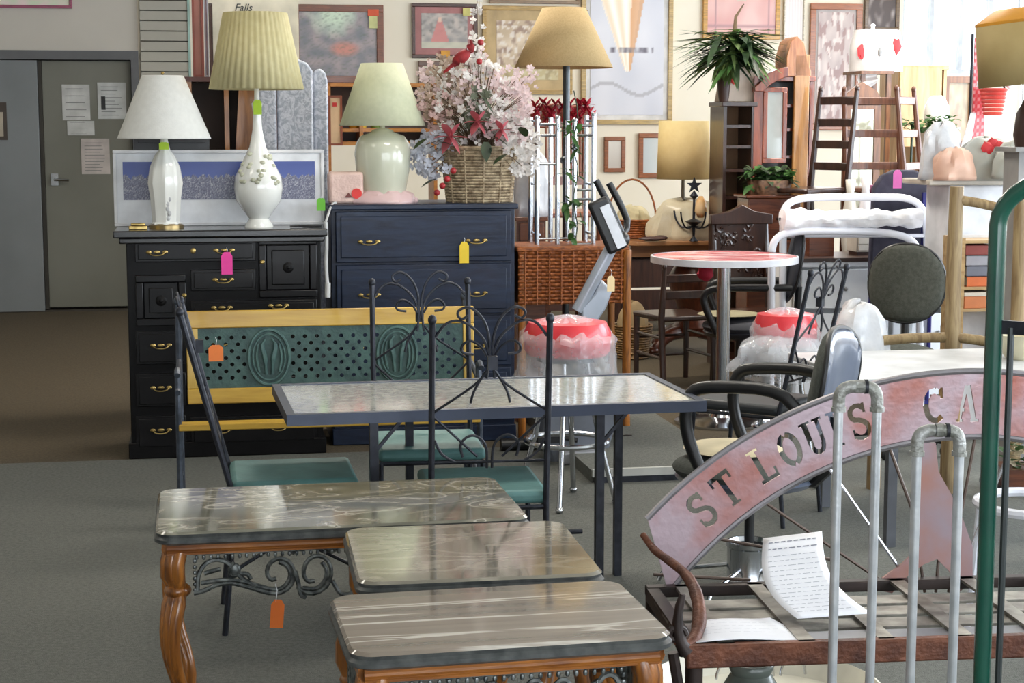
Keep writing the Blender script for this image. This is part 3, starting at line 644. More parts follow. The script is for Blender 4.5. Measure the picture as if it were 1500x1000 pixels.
film('plastic_wrap', 'pinkish plastic wrapping bunched round the foot of the jar lamp', c + Vector((.0, -.03, 0)), (.15, .12), .07, 3, M('pink_plastic_film', (236, 206, 204), .3, c2=(225, 190, 190), tr=.2))
# floor lamp
Y = 9.06; q = P(829, 300, Y); c = Vector((q.x, q.y, 0))
zb, zt_ = pxz(825, 99, Y), pxz(825, 12, Y)
burl = M('tan_burlap', (204, 180, 134), .9, c2=(190, 164, 118), scale=120, tr=.3, bump=.3)
t = thing('floor_lamp', 'floor lamp with a wide tan burlap shade on a dark metal pole', 'lamp', c, A)
obj('lamp_shade', MB().lathe([(px_r(71, Y), zb), (px_r(31, Y), zt_)], 40, (-.015, 0, 0), cap=False), burl, t, solid=.003)
obj('pole', MB().tube([(0, 0, .02), (0, 0, zt_ - .05)], .019, 12).lathe([(.02, 0), (.032, .01), (.032, .03), (.02, .04)], 12, (0, 0, pxz(829, 240, Y))), M('pewter_pole', (70, 74, 76), .3, .8), t)
obj('base', MB().lathe([(0, 0), (.15, 0), (.15, .015), (.05, .04), (.02, .08)], 28), iron, t)
obj('shade_spider', MB().tube([(-px_r(31, Y), 0, zt_ - .01), (px_r(31, Y), 0, zt_ - .01)], .002, 6), brass, t)
# drum shade table lamp further back
# ================================================================ CENTRE FLOOR: stools, bike, hamper, platform
def bar_stool(label, px, Y, sz, seat_px, ang):
    q = P(px, 500, Y); c = Vector((q.x, q.y, 0))
    t = thing('bar_stool', label, 'stool', c, ang, 'chrome bar stools with red seats in plastic')
    r = px_r(seat_px / 2, Y)
    obj('seat', MB().lathe([(0, 0), (r * .92, 0), (r, .02), (r * 1.02, .09), (r * .9, .135), (0, .15)], 32, (0, 0, sz)), M('red_vinyl', (222, 58, 66), .35, c2=(205, 40, 52), scale=8, coat=.3), t)
    def fn(u, v):
        a = 2 * PI * u; q = 1 + .10 * noise.noise(Vector((math.cos(a) * 4, math.sin(a) * 4, v * 3 + px))) + .05 * noise.noise(Vector((math.cos(a) * 11, math.sin(a) * 11, v * 9)))
        if v < .45: rr = r * (1.10 + .12 * (1 - v / .45)); z = sz - .15 + v / .45 * .20
        else: rr = r * 1.12 * math.cos((v - .45) / .55 * PI / 2) ** .5 if v < 1 else 0; z = sz + .05 + (v - .45) / .55 * .112
        return Vector((rr * q * math.cos(a), rr * q * math.sin(a), z + .015 * noise.noise(Vector((math.cos(a) * 5, math.sin(a) * 5, 1)))))
    obj('plastic_wrap', MB().grid(fn, 48, 16), clearp, t)
    for k in range(4):
        a = PI / 4 + k * PI / 2; s = Vector((math.cos(a), math.sin(a), 0))
        obj('leg', MB().tube([s * r * .45 + Vector((0, 0, sz - .01)), s * r * .62 + Vector((0, 0, sz * .6)), s * r * 1.15 + Vector((0, 0, .01))], .0115, 10, smooth=1).ell(s * r * 1.15 + Vector((0, 0, .012)), (.017, .017, .014)), chrome, t)
    rr = r * .95
    obj('foot_ring', MB().tube([(rr * math.cos(a * PI / 16), rr * math.sin(a * PI / 16), sz * .42) for a in range(32)], .011, 8, closed=True), chrome, t)
    obj('swivel_plate', MB().lathe([(0, 0), (r * .7, 0), (r * .7, .02), (0, .02)], 20, (0, 0, sz - .025)), iron, t)
    return t
bar_stool('chrome bar stool with a plastic-wrapped red seat, before the exercise bike', 831, 7.0, .625, 128, R(35))
bar_stool('chrome bar stool with a plastic-wrapped red seat, partly hidden behind the black office armchair', 1150, 7.35, .62, 92, R(20))
film('plastic_bag', 'clear plastic draped below the red stool behind the office armchair', P(1142, 545, 7.25), (.20, .14), .16, 9, clearp)
film('plastic_bag', 'white plastic bag poking out right of the office armchair back', P(1258, 525, 7.3), (.13, .1), .24, 12)

# exercise bike
sil = M('silver_plastic', (178, 184, 196), .3, .35, c2=(160, 168, 180)); Yb = 7.95
q = P(838, 700, Yb); c = Vector((q.x, q.y, 0))
t = thing('exercise_bike', 'silver and black exercise bike with slanted post behind the red stool', 'exercise bike', c, A)
def L(x, y, dy=0.0):
    p = P(x, y, Yb + dy); return _MX[t.name].inverted() @ p
obj('post', MB().tube([L(846, 455), L(905, 345)], .030, 12), sil, t)
obj('console', MB().bb(-.05, .05, -.018, .018, -.13, .13).xf(Matrix.Translation(L(890, 330, -.06)) @ Matrix.Rotation(R(-24), 4, 'Y')), black_pl, t, bevel=.015)
obj('display', MB().bb(-.012, .034, -.024, -.016, -.11, .10).xf(Matrix.Translation(L(893, 331, -.06)) @ Matrix.Rotation(R(-24), 4, 'Y')), M('pale_display', (214, 218, 226), .15), t)
for a, b, dy in (((873, 264), (915, 352), 0), ((892, 268), (922, 330), .12)):
    obj('handlebar', MB().tube([L(a[0], a[1], dy), L((a[0] + b[0]) / 2 + 2, (a[1] + b[1]) / 2, dy), L(b[0], b[1], dy), L(905, 352, 0)], .017, 10, smooth=1), black_pl, t)
obj('hub_block', MB().ell(L(910, 350), (.04, .06, .04), 12, 8), black_pl, t)
obj('fork_cover', MB().prism([(p.x, p.z) for p in (L(870, 430), L(880, 408), L(898, 425), L(888, 452), L(868, 480), L(850, 470), L(850, 450))], -.03, .05), sil, t, bevel=.01)
obj('housing', MB().prism([(p.x, p.z) for p in (L(800, 560), L(895, 560), L(905, 610), L(880, 690), L(815, 706), L(790, 640))], -.06, .10), M('grey_bike_shell', (120, 126, 138), .35), t, bevel=.02)
fw = L(865, 600); fr_ = .165
obj('flywheel', MB().tube([(fw.x + fr_ * math.cos(a * PI / 20), .14, max(.2, fw.z) + fr_ * math.sin(a * PI / 20)) for a in range(40)], .022, 8, closed=True).tube([(fw.x, .14, max(.2, fw.z) - .16), (fw.x, .14, max(.2, fw.z) + .16)], .01), black_pl, t)
obj('base_box', MB().bb(L(812, 700).x, L(866, 700).x, -.16, .08, 0.0, .06), M('pale_grey_plastic', (150, 152, 158), .4), t, bevel=.01)
obj('foot_bar', MB().tube([(-.3, .25, .03), (.35, .25, .03)], .03, 10).tube([(0, -.1, .05), (.02, .25, .05)], .025, 8), black_pl, t)
obj('crank', MB().tube([L(840, 640) + Vector((0, -.09, 0)), L(800, 632) + Vector((0, -.09, 0))], .012).bb(L(790, 630).x - .05, L(790, 630).x + .05, -.20, -.10, L(800, 632).z - .015, L(800, 632).z + .015), black_pl, t)
tag('price_tag', 'cream paper tag on the fork of the exercise bike', 895, 404, 7.85, .036, .072, CR, string=.03)

# low platform
a = Z(868, 708); b = Z(1085, 704)
t = thing('floor_platform', 'low grey platform with a pale front edge on the floor right of the bike', 'platform', a, A)
pw_ = (b - a).length
obj('deck', MB().bb(0, pw_, .02, 1.6, .0, .055), cgrey, t)
obj('front_edge', MB().bb(0, pw_, .0, .02, .028, .062), M('pale_edge_trim', (196, 196, 190), .5), t)
obj('edge_shadow_strip', MB().bb(0.01, pw_ - .01, .005, .02, 0, .028), iron, t)  # dark strip painted in for the shadow below the pale edge

# woven hamper on a wooden stand
wick = M('orange_wicker', (168, 96, 42), .5, c2=(104, 50, 16), scale=40, stretch=(1, 1, 3), bump=.4)
O = P(760, 445, 8.45); O.z = 0
t = thing('wicker_hamper', 'orange brown woven hamper on wooden legs right of the navy chest', 'hamper', O, A)
a = on(757, 368, O); b = on(916, 368, O); z0 = on(800, 446, O)[1]; z1 = a[1]; w = b[0] - a[0]
obj('box', MB().bb(.012, w - .012, .01, .36, z0, z1), M('dark_wicker_gap', (96, 48, 18), .7), t)
rd = MB(); n = 15
for k in range(n):
    z = z0 + (k + .5) * (z1 - z0) / n
    pts = [(x * w / 24, .004 - .005 * (1 if (x + k) % 2 else -1), z) for x in range(25)]
    rd.tube(pts, (z1 - z0) / n * .46, 5)
obj('woven_reeds', rd, wick, t, kind='stuff')
obj('lid', MB().bb(-.01, w + .01, -.01, .38, z1 - .002, z1 + .022), wick, t, bevel=.006)
obj('corner_post', MB().tube([(w + .0, .0, 0), (w + .0, .0, z1)], .022, 10), oak, t)
for x, y in ((.02, .02), (.02, .34), (w, .34)): obj('corner_post', MB().tube([(x, y, 0), (x, y, z1)], .02, 10), oak, t)
for k in range(9):
    obj('stake', MB().tube([(w * (k + .5) / 9, -.006, z0), (w * (k + .5) / 9, -.006, z1)], .004, 5), wick, t)
HMZ = z1 + .022; HMO = O.copy()

# brown drawer cabinet beside the chest, behind the hamper
O = P(757, 360, 8.95); O.z = 0
t = thing('brown_cabinet', 'small brown wooden cabinet standing between navy chest and chrome shelf stand', 'cabinet', O, A)
zt_ = on(780, 318, O)[1]; w = on(800, 340, O)[0]; wdb = wood('mid_brown_wood', (128, 76, 46), (84, 46, 26), .4, 5, 'x')
obj('body', MB().bb(0, w, 0.01, .35, 0, zt_ - .02), wdb, t); obj('top', MB().bb(-.01, w + .01, -.01, .36, zt_ - .02, zt_), wdb, t, bevel=.004)
obj('drawer', MB().bb(.015, w - .015, -.006, .01, zt_ - .14, zt_ - .03), wdb, t, bevel=.003); obj('drawer', MB().bb(.015, w - .015, -.006, .01, zt_ - .26, zt_ - .15), wdb, t, bevel=.003)
film('plastic_bag', 'white plastic bag slumped on the brown cabinet behind the basket', Vector((0, 0, 0)) + RM(*(0, 0)) + Vector((P(780, 300, 9.1).x, 9.1, zt_)), (.10, .09), .34, 21)

# chrome tube stand
Yc = 8.62; q = P(790, 500, Yc); O = Vector((q.x, q.y, HMZ))
t = thing('chrome_stand', 'tall chrome tube stand with rungs and green leaves behind the hamper', 'stand', O, A)
for px, y0 in ((787, 172), (817, 172), (842, 176), (870, 168)):
    x, z = on(px, y0, O)
    obj('tube', MB().tube([(x, 0, 0), (x, 0, z)], .0125, 10).ell((x, 0, z), (.0145, .0145, .012)), chrome, t)
    obj('tube', MB().tube([(x, .18, 0), (x, .18, z)], .0125, 10), chrome, t)
for y, a_, b_ in ((182, 787, 817), (198, 787, 817), (184, 842, 870), (198, 842, 870), (278, 842, 870), (292, 842, 870), (350, 787, 842), (358, 842, 870), (240, 787, 817)):
    xa, z = on(a_, y, O); xb, _ = on(b_, y, O)
    obj('rung', MB().tube([(xa, 0, z), (xb, 0, z)], .007, 8), chrome, t)
for zc in (.05, .3, .62):
    for xx in (0, on(870, 200, O)[0]): obj('side_rung', MB().tube([(xx, 0, zc), (xx, .18, zc)], .007, 8), chrome, t)
def leaf(mb, base, d, L_, w, droop=.3, fold=.15, n=4):
    d = Vector(d).normalized(); s = d.cross(Vector((0, 0, 1)))
    if s.length < .01: s = Vector((1, 0, 0))
    s.normalize(); V = []; 
    for k in range(n + 1):
        u = k / n; p = Vector(base) + d * L_ * u - Vector((0, 0, droop * L_ * u * u)); ww_ = w * math.sin(PI * (.12 + .88 * u) if u < 1 else PI) / 2
        ww_ = w / 2 * (math.sin(PI * min(1, u * .9 + .1)) ** .8 if u < 1 else 0.02)
        V += [p - s * ww_ + Vector((0, 0, fold * ww_)), p, p + s * ww_ + Vector((0, 0, fold * ww_))]
    Fc = []
    for k in range(n):
        a = k * 3; Fc += [[a, a + 1, a + 4, a + 3], [a + 1, a + 2, a + 5, a + 4]]
    mb.add(V, Fc)
gl1 = M('leaf_green', (74, 112, 56), .45, c2=(44, 78, 36), scale=15, tr=.2); gl2 = M('dark_leaf_green', (48, 70, 40), .45, c2=(28, 44, 26), scale=15, tr=.15)
rnd = random.Random(11)
mb = MB()
for k in range(60):
    x, z = on(838 + rnd.uniform(-10, 10), rnd.choice([190, 200, 215, 255, 300, 320, 345]) + rnd.uniform(-9, 9), O)
    leaf(mb, (x, -.03, z), (rnd.uniform(-1, 1), rnd.uniform(-.6, 0), rnd.uniform(-.5, .6)), rnd.uniform(.04, .08), .03)
tq = thing('ivy_garland', 'green ivy garland wound up the middle of the chrome stand', 'garland', _MX[t.name] @ Vector((.18, -.03, .0)), 0)
obj('leaves', mb.xf(_MX[t.name]), gl1, tq, w=True, kind='stuff', flat=True)
obj('vine', MB().tube([_MX[t.name] @ Vector((.18 + .012 * math.sin(k * 1.7), -.025, .02 + k * .075)) for k in range(11)], .003, 5), gl2, tq, w=True)

# ================================================================ things on the dressers
# panorama print
O = place(168, 300, .33, DRO); O.z = DRH
t = thing('panorama_print', 'long white-framed city skyline print leaning behind the two dresser lamps', 'picture', O, A)
a, b, z0, z1 = rect(168, 219, 474, 329, O); z0 = 0; hgt = z1 - z0; w = b - a
obj('frame', frame_mb(w, hgt, .016, -.012, .012, a, 0), M('white_frame', (228, 228, 230), .4), t, bevel=.003)
obj('mat_board', MB().bb(a + .01, b - .01, -.002, .008, .01, hgt - .01), M('white_mat_board', (236, 238, 242), .6), t)
i0, i1, k0, k1 = rect(181, 236, 461, 293, O)
def city(s, u):
    sky = mixc((92, 112, 180), (52, 70, 142), u * 1.1); r = noise.noise(Vector((s * 60, u * 6, 1))); r2 = noise.noise(Vector((s * 190, u * 50, 4)))
    hgt_ = .62 + .12 * noise.noise(Vector((s * 40, 0, 0))) + .05 * noise.noise(Vector((s * 130, 3, 0)))
    if u > hgt_: return sky
    base = mixc((66, 68, 96), (140, 140, 156), .5 + r2 * 1.1)
    return mixc(base, (196, 196, 200), max(0, r2 * 1.2 + r * .6 - .1))
picture('city_print', i1 - i0, k1 - k0, city, t, 240, 40, i0, -.004, k0)
# items behind lamp on dresser
O = place(195, 300, .44, DRO); O.z = DRH
# things standing on the floor behind the dresser
ft = RM(*(0, 0))
# padded grey folding screen
O = P(376, 300, 8.95); O.z = 0
gp = M('grey_floral_padding', (200, 203, 212), .8, c2=(162, 168, 180), scale=22, dist=2.5, lo=.42, hi=.58, bump=.3)
t = thing('folding_screen', 'grey patterned padded folding screen standing behind the pleated-shade lamp', 'screen', O, A)
for i, (p0, p1, yt, dy) in enumerate(((378, 404, 92, .0), (405, 458, 86, .02), (459, 481, 100, .07))):
    a, z = on(p0, yt, O); b, _ = on(p1, yt, O); w = b - a
    pol = [(a, 0), (b, 0), (b, z - .06), (b - w * .15, z - .02), (b - w * .4, z), (a + w * .3, z), (a + w * .08, z - .02), (a, z - .06)]
    obj('padded_panel', MB().prism(pol, dy, dy + .07), gp, t, bevel=.012)
# tall brown wooden shelf unit behind (orange brown planks)
O = P(274, 300, 9.15); O.z = 0
bw1 = wood('orange_brown_plank', (184, 124, 66), (120, 72, 34), .45, 4, 'z'); 
t = thing('brown_bookcase', 'orange brown wooden bookcase standing behind the black dresser, below the leaning frames', 'bookcase', O, A)
a, b, z0, z1 = rect(276, 120, 400, 300, O)
obj('side', MB().bb(a, a + .03, 0, .3, 0, z1), bw1, t); obj('side', MB().bb(a + .20, a + .225, 0, .3, 0, z1 - .02), bw1, t); obj('side', MB().bb(b - .03, b, 0, .3, 0, z1 + .02), bw1, t)
obj('back_panel', MB().bb(a, b, .28, .3, 0, z1), M('dark_back_panel', (58, 40, 28), .6), t)
obj('top', MB().bb(a - .01, b + .01, -.01, .31, z1, z1 + .025), M('red_brown_top', (92, 42, 28), .35), t)
for zc in (.3, .65, 1.0, 1.25): obj('shelf', MB().bb(a, b, .0, .3, zc, zc + .02), bw1, t)
obj('leaning_board', MB().bb(on(335, 200, O)[0], on(398, 200, O)[0], -.03, -.01, .1, z1 - .03, Matrix.Rotation(R(4), 4, 'Y')), bw1, t)
BKZ = z1 + .025; BKO = O.copy()
# frames leaning on it
for i, (p0, p1, y0, c_, lb) in enumerate(((280, 297, -12, (140, 62, 42), 'reddish brown framed picture standing edge-on by the slatted panel'), (298, 304, -8, (160, 158, 168), 'narrow grey framed picture between two brown ones on the bookcase'), (305, 311, 2, (72, 44, 30), 'dark brown framed picture edge, rightmost on the bookcase'))):
    a, z = on(p0, y0, BKO); b, _ = on(p1, y0, BKO)
    t = thing('framed_picture', lb, 'picture', _MX['brown_bookcase'] @ Vector((a, .06 + i * .05, BKZ)), A)
    w = b - a; hh_ = z - BKZ
    obj('frame', frame_mb(w, hh_, min(.012, w * .3), -.015, .015), M('fr_%d' % i, c_, .4), t)
    obj('print', MB().bb(.004, w - .004, -.006, .006, .01, hh_ - .01), M('pr_%d' % i, mixc(c_, (190, 150, 140), .5), .5), t)
# white poster with a word in script
a, b, z0, z1 = rect(311, -20, 345, 108, BKO)
t = thing('white_poster', 'cream poster with dark lettering behind the pleated lamp shade', 'poster', _MX['brown_bookcase'] @ Vector((a, .2, BKZ)), A)
pw_ = on(440, 10, BKO)[0] - a; ph_ = z1 - BKZ
obj('board', MB().bb(0, pw_, 0, .02, 0, ph_), M('cream_poster', (240, 230, 206), .7), t)
def text(name, s, size, mat, parent, loc, rot=(PI / 2, 0, 0), ext=.0008, align='LEFT', shear=0, sx=1):
    cu = bpy.data.curves.new(name, 'FONT'); cu.body = s; cu.size = size; cu.extrude = ext; cu.align_x = align; cu.shear = shear; cu.resolution_u = 3
    tmp = bpy.data.objects.new('tmp_text', cu); COL.objects.link(tmp); bpy.context.view_layer.update()
    me = bpy.data.meshes.new_from_object(tmp.evaluated_get(bpy.context.evaluated_depsgraph_get())); bpy.data.objects.remove(tmp)
    me.materials.append(mat); o = bpy.data.objects.new(name, me); COL.objects.link(o); o.parent = parent; o.location = loc; o.rotation_euler = rot; o.scale = (sx, 1, 1); me.name = name
    return o
ta, tz = on(344, 12, BKO)
text('lettering', 'Falls', .055, black_pl, t, (ta - a, -.002, tz - BKZ), shear=.3)
# metal wall ornament above the pleated shade
p = P(386, 14, 9.75)
mb = MB()
for s in (-1, 1): mb.tube([(p.x + .07, 9.75, p.z - .02), (p.x + .07 + s * .05, 9.75, p.z), (p.x + .07 + s * .085, 9.75, p.z + .06), (p.x + .07 + s * .06, 9.75, p.z + .14)], [.006, .012, .014, .01], 8, smooth=2)
mb.tube([(p.x + .07, 9.75, p.z - .3), (p.x + .07, 9.75, p.z + .04)], .009, 8).tube([(p.x + .07, 9.75, .0), (p.x + .07, 9.75, p.z - .25)], .009, 8).lathe([(0, 0), (.1, 0), (.1, .012), (.02, .03)], 16, (p.x + .07, 9.75, 0))
solo('metal_candle_stand', mb, M('silver_green_metal', (158, 162, 150), .3, .8), 'silvery metal candle stand with curled arms above the pleated shade', 'candle stand')
# black box and papers on dresser top
O = place(197, 200, .42, DRO); O.z = DRH
O2 = place(190, 210, .40, DRO)
a = on(196, 218, O2)[0]
mb = MB().bb(0, .36, 0, .1, 0, .44).bb(.02, .34, -.004, 0, .40, .43)
t = thing('black_case', 'black flat case standing behind the skyline print under the white lamp shade', 'case', place(196, 218, .37, DRO) + Vector((0, 0, DRH)), A)
obj('body', mb, black_pl, t, bevel=.006)
mb = MB(); q = place(188, 320, .04, DRO); 
mb.bb(0, .085, 0, .05, 0, .018).bb(.01, .075, .01, .04, .018, .03); mb.xf(Matrix.Translation(q + Vector((0, 0, DRH))) @ Matrix.Rotation(A, 4, 'Z'))
solo('gold_trinket', mb, brass, 'small tarnished gold trinket at the left end of the black dresser top', 'ornament', bevel=.003)
mb = MB(); q = place(425, 320, .08, DRO)
mb.tube([(0, 0, .006), (.05, .02, .008), (.09, -.01, .006), (.16, .03, .006), (.12, .05, .006), (.06, .04, .007)], .005, 6, smooth=2); mb.xf(Matrix.Translation(q + Vector((0, 0, DRH))) @ Matrix.Rotation(A, 4, 'Z'))
solo('electric_cord', mb, black_pl, 'dark electric cord coiled on the right end of the black dresser', 'cord')  # lamp's electric cord left coiled on the dresser top
# wrapped white cord hanging between chests, green tag beside
q0 = P(477, 325, 8.12)
mb = MB().tube([q0, q0 + Vector((.004, 0, -.1)), q0 + Vector((-.002, 0, -.2)), q0 + Vector((.004, 0, -.30))], .009, 8, smooth=1).tube([q0 + Vector((.006, 0, -.29)), q0 + Vector((.004, 0, -.36))], .014, 8).tube([q0 + Vector((0, 0, 0)), place(486, 290, .02, NVO) + Vector((0, 0, NVH + .006)), place(492, 290, .04, NVO) + Vector((0, 0, NVH + .008))], .006, 6, smooth=1)
solo('electric_cord', mb, M('white_cord', (206, 206, 204), .5), 'white cord hanging between the black dresser and the navy chest', 'cord')
tag('price_tag', 'leaf green tag by the left top corner of the navy chest', 470, 290, 8.1, .04, .06, (110, 190, 60), string=.01)
# pink wrapped parcel with red sticker
q = place(506, 280, .16, NVO); q.z = NVH
t = thing('wrapped_parcel', 'pinkish wrapped parcel with a red round sticker left of the jar lamp', 'parcel', q, A)
obj('box', MB().bb(-.085, .085, -.06, .07, 0, .155).xf(Matrix.Rotation(0, 4, 'Z')), M('pink_wrapping', (226, 196, 184), .5, c2=(210, 178, 168), scale=14, bump=.4), t, bevel=.015)
obj('red_sticker', MB().tube([(.05, -.062, .05), (.05, -.066, .05)], .026, 16), M('red_sticker', (220, 50, 44), .5), t)
obj('dark_mark', MB().prism([(-.01, .03), (.03, .03), (.01, .055)], -.064, -.06), M('dark_mark', (110, 50, 44), .5), t)
# orange shelf with trinkets behind jar lamp
O = P(478, 240, 9.6); O.z = 0
ow = wood('golden_pine', (206, 140, 66), (164, 98, 36), .4, 4, 'x')
t = thing('pine_shelf', 'golden pine shelf unit standing behind the jar lamp', 'shelf', O, A)
a, b, z0, z1 = rect(480, 122, 640, 213, O)
obj('top_board', MB().bb(a, b, 0, .25, z1 - .02, z1), ow, t); obj('bottom_board', MB().bb(a, b, 0, .25, z0, z0 + .022), ow, t)
obj('back_panel', MB().bb(a, b, .24, .25, z0, z1), M('grey_back_panel', (150, 142, 140), .7), t)
for x in (a, b - .02, a + .18): obj('side', MB().bb(x, x + .02, 0, .25, 0, z1), ow, t)
obj('middle_board', MB().bb(a + .02, b - .02, .02, .25, z0 + .075, z0 + .095), ow, t)
rnd = random.Random(2)
for k, (px, col, lb) in enumerate(((520, (212, 150, 50), 'small amber ornament on the pine shelf, leftmost under the jar lamp shade'), (532, (240, 205, 90), 'small bright yellow ornament on the pine shelf under the jar lamp shade'), (552, (120, 150, 80), 'small green glass ornament on the pine shelf behind the jar lamp'))):
    x = on(px, 195, O)[0]; m = MB().lathe([(0, 0), (.025, 0), (.03, .02), (.018, .04), (.02, .055), (.008, .07)], 14)
    m.xf(_MX['pine_shelf'] @ Matrix.Translation((x, .08, z0 + .095)))
    solo('ornament', m, M('orn%d' % k, col, .2, coat=.5), lb, 'ornament')
x = on(481, 200, O)[0]
t2 = thing('framed_picture', 'cream picture in a red-brown frame at the left of the pine shelf', 'picture', _MX['pine_shelf'] @ Vector((x, -.03, z0)), A)
w = on(501, 200, O)[0] - x; hh_ = on(490, 140, O)[1] - z0
obj('frame', frame_mb(w, hh_, .012, -.01, .01), M('red_brown_frame', (150, 76, 46), .4), t2); obj('print', MB().bb(.01, w - .01, -.004, .004, .01, hh_ - .01), M('cream_print', (240, 205, 160), .6), t2)
obj('red_sticker', MB().bb(w * .3, w * .6, -.008, -.004, hh_ * .78, hh_ * .86), M('red_sticker', (220, 50, 44), .5), t2)

# ================================================================ FLOWER BASKET
q = place(702, 280, .2, NVO); q.z = NVH; Y = q.y
t = thing('flower_basket', 'large wicker basket of pink and white artificial flowers on the navy chest', 'flower basket', q, A)
bk = M('grey_brown_wicker', (186, 168, 138), .7, c2=(120, 102, 78), scale=30, bump=.4)
h_b = pxz(702, 216, Y) - q.z; rb, rt_ = px_r(46, Y), px_r(54, Y); nr = 18; nw = 30
rows = MB()
for k in range(nr):
    z = (k + .5) * h_b / nr; r = rb + (rt_ - rb) * (k / nr) ** .8
    rows.tube([((r + .004 * (1 if (i + k) % 2 else -1)) * math.cos(2 * PI * i / (nw * 2)), (r + .004 * (1 if (i + k) % 2 else -1)) * .8 * math.sin(2 * PI * i / (nw * 2)), z) for i in range(nw * 2)], h_b / nr * .46, 5, closed=True)
obj('woven_rows', rows, bk, t, kind='stuff')
obj('basket_lining', MB().lathe([(0, 0.005), (rb - .008, .005), (rt_ - .01, h_b - .01)], 24, cap=False, sy=.8), M('basket_dark', (70, 54, 36), .9), t)
for k in range(12):
    a = 2 * PI * k / 12; obj('stake', MB().tube([((rb + .006) * math.cos(a), (rb + .006) * .8 * math.sin(a), 0), ((rt_ + .006) * math.cos(a), (rt_ + .006) * .8 * math.sin(a), h_b)], .005, 5), bk, t)
obj('rim', MB().tube([(rt_ * 1.02 * math.cos(a * PI / 16), rt_ * .82 * math.sin(a * PI / 16), h_b) for a in range(32)], .010, 6, closed=True), bk, t)
rnd = random.Random(7); inv = _MX[t.name].inverted()
def fl(px, py, dy): return inv @ P(px, py, Y + dy)
cols = {'pale_pink': (226, 204, 204), 'off_white': (238, 234, 230), 'dusty_pink': (204, 172, 166), 'taupe': (176, 156, 138), 'silver': (206, 210, 222), 'sage': (120, 128, 108)}
bl = {k: MB() for k in cols}; stems = MB()
def blossom(mb, c, r, n=5):
    ax = Vector((rnd.uniform(-.7, .7), -1, rnd.uniform(-.3, .9))).normalized(); u = ax.cross(Vector((0, 0, 1))).normalized(); v = ax.cross(u)
    for k in range(n):
        a = 2 * PI * k / n + rnd.random(); d = (u * math.cos(a) + v * math.sin(a)); e = ax.cross(d)
        mb.add([c, c + d * r * .55 + e * r * .38 + ax * r * .15, c + d * r + ax * r * .3, c + d * r * .55 - e * r * .38 + ax * r * .15], [[0, 1, 2, 3]])
zones = [(700, 150, 60, 62, 'off_white', 110), (745, 160, 34, 62, 'pale_pink', 120), (650, 130, 36, 50, 'taupe', 120), (690, 115, 40, 45, 'pale_pink', 70), (765, 215, 24, 50, 'off_white', 90),
         (632, 228, 30, 34, 'silver', 120), (640, 165, 30, 30, 'dusty_pink', 50), (700, 160, 22, 34, 'sage', 60), (740, 175, 20, 30, 'off_white', 60), (720, 195, 45, 16, 'pale_pink', 50), (770, 130, 20, 36, 'pale_pink', 26), (700, 60, 8, 70, 'off_white', 26), (625, 130, 16, 40, 'pale_pink', 26), (690, 100, 30, 20, 'off_white', 20)]
for cx, cy, rx, ry, k, n in zones:
    for _ in range(n):
        a = rnd.uniform(0, 2 * PI); s = math.sqrt(rnd.random()); c = fl(cx + rx * s * math.cos(a), cy + ry * s * math.sin(a), rnd.uniform(-.14, .12))
        blossom(bl[k], c, rnd.uniform(.014, .03))
        if _ % 4 == 0: stems.tube([Vector((rnd.uniform(-.06, .06), rnd.uniform(-.05, .05), h_b * .8)), (c + Vector((0, 0, h_b))) * .5 + Vector((0, .0, .05)), c], .0018, 4)
for k, mbx in bl.items(): obj('blossoms', mbx, M('petals_' + k, cols[k], .7, c2=tuple(v * .82 for v in cols[k]), scale=50, tr=.3), t, kind='stuff', label=k.replace('_', ' ') + ' blossoms', flat=True)
obj('stems', stems, M('brown_stems', (104, 84, 62), .8), t, kind='stuff')
big = MB()
for px, py, r in ((660, 200, .085), (700, 178, .07), (735, 190, .06)):
    c = fl(px, py, -.16)
    for k in range(6):
        a = 2 * PI * k / 6; leaf(big, c, (math.cos(a), -.25, math.sin(a)), r * 1.05, r * .95, .1)
obj('pink_poinsettia', big, M('poinsettia_pink', (206, 110, 118), .6, c2=(180, 84, 96), tr=.2), t, label='rose pink poinsettia heads')
dk = MB()
for px, py in ((625, 203), (640, 208), (712, 208), (722, 200), (742, 226), (738, 218), (690, 150), (705, 140), (770, 200), (640, 262)):
    leaf(dk, fl(px, py, -.19), (rnd.uniform(-1, 1), -.2, rnd.uniform(-.6, .3)), .085, .055, .2)
obj('dark_leaves', dk, gl2, t)
bd = MB(); c = fl(676, 84, -.1)
bd.ell(c, (.055, .03, .03), 12, 8, Matrix.Rotation(R(-38), 3, 'Y')).ell(c + Vector((.045, 0, .045)), (.024, .022, .024)).tube([c + Vector((-.03, 0, -.03)), c + Vector((-.09, 0, -.075))], [.016, .006], 6).tube([c + Vector((.052, 0, .062)), c + Vector((.045, 0, .085))], [.012, .003], 6)
obj('red_bird', bd, M('cardinal_red', (160, 34, 38), .7, c2=(110, 20, 26), scale=30), t, label='red artificial bird')
bb_ = MB().tube([c + Vector((.066, -.004, .046)), c + Vector((.088, -.008, .040))], [.008, .002], 6)
obj('beak', bb_, M('beak_dark', (60, 40, 36), .5), t)
rb_ = MB()
for px, py in ((648, 272), (655, 262), (640, 282), (702, 90), (704, 62), (664, 250)): rb_.ell(fl(px, py, -.2), (.016, .014, .016), 8, 6)
obj('red_berries', rb_, M('berry_red', (170, 36, 44), .4), t)
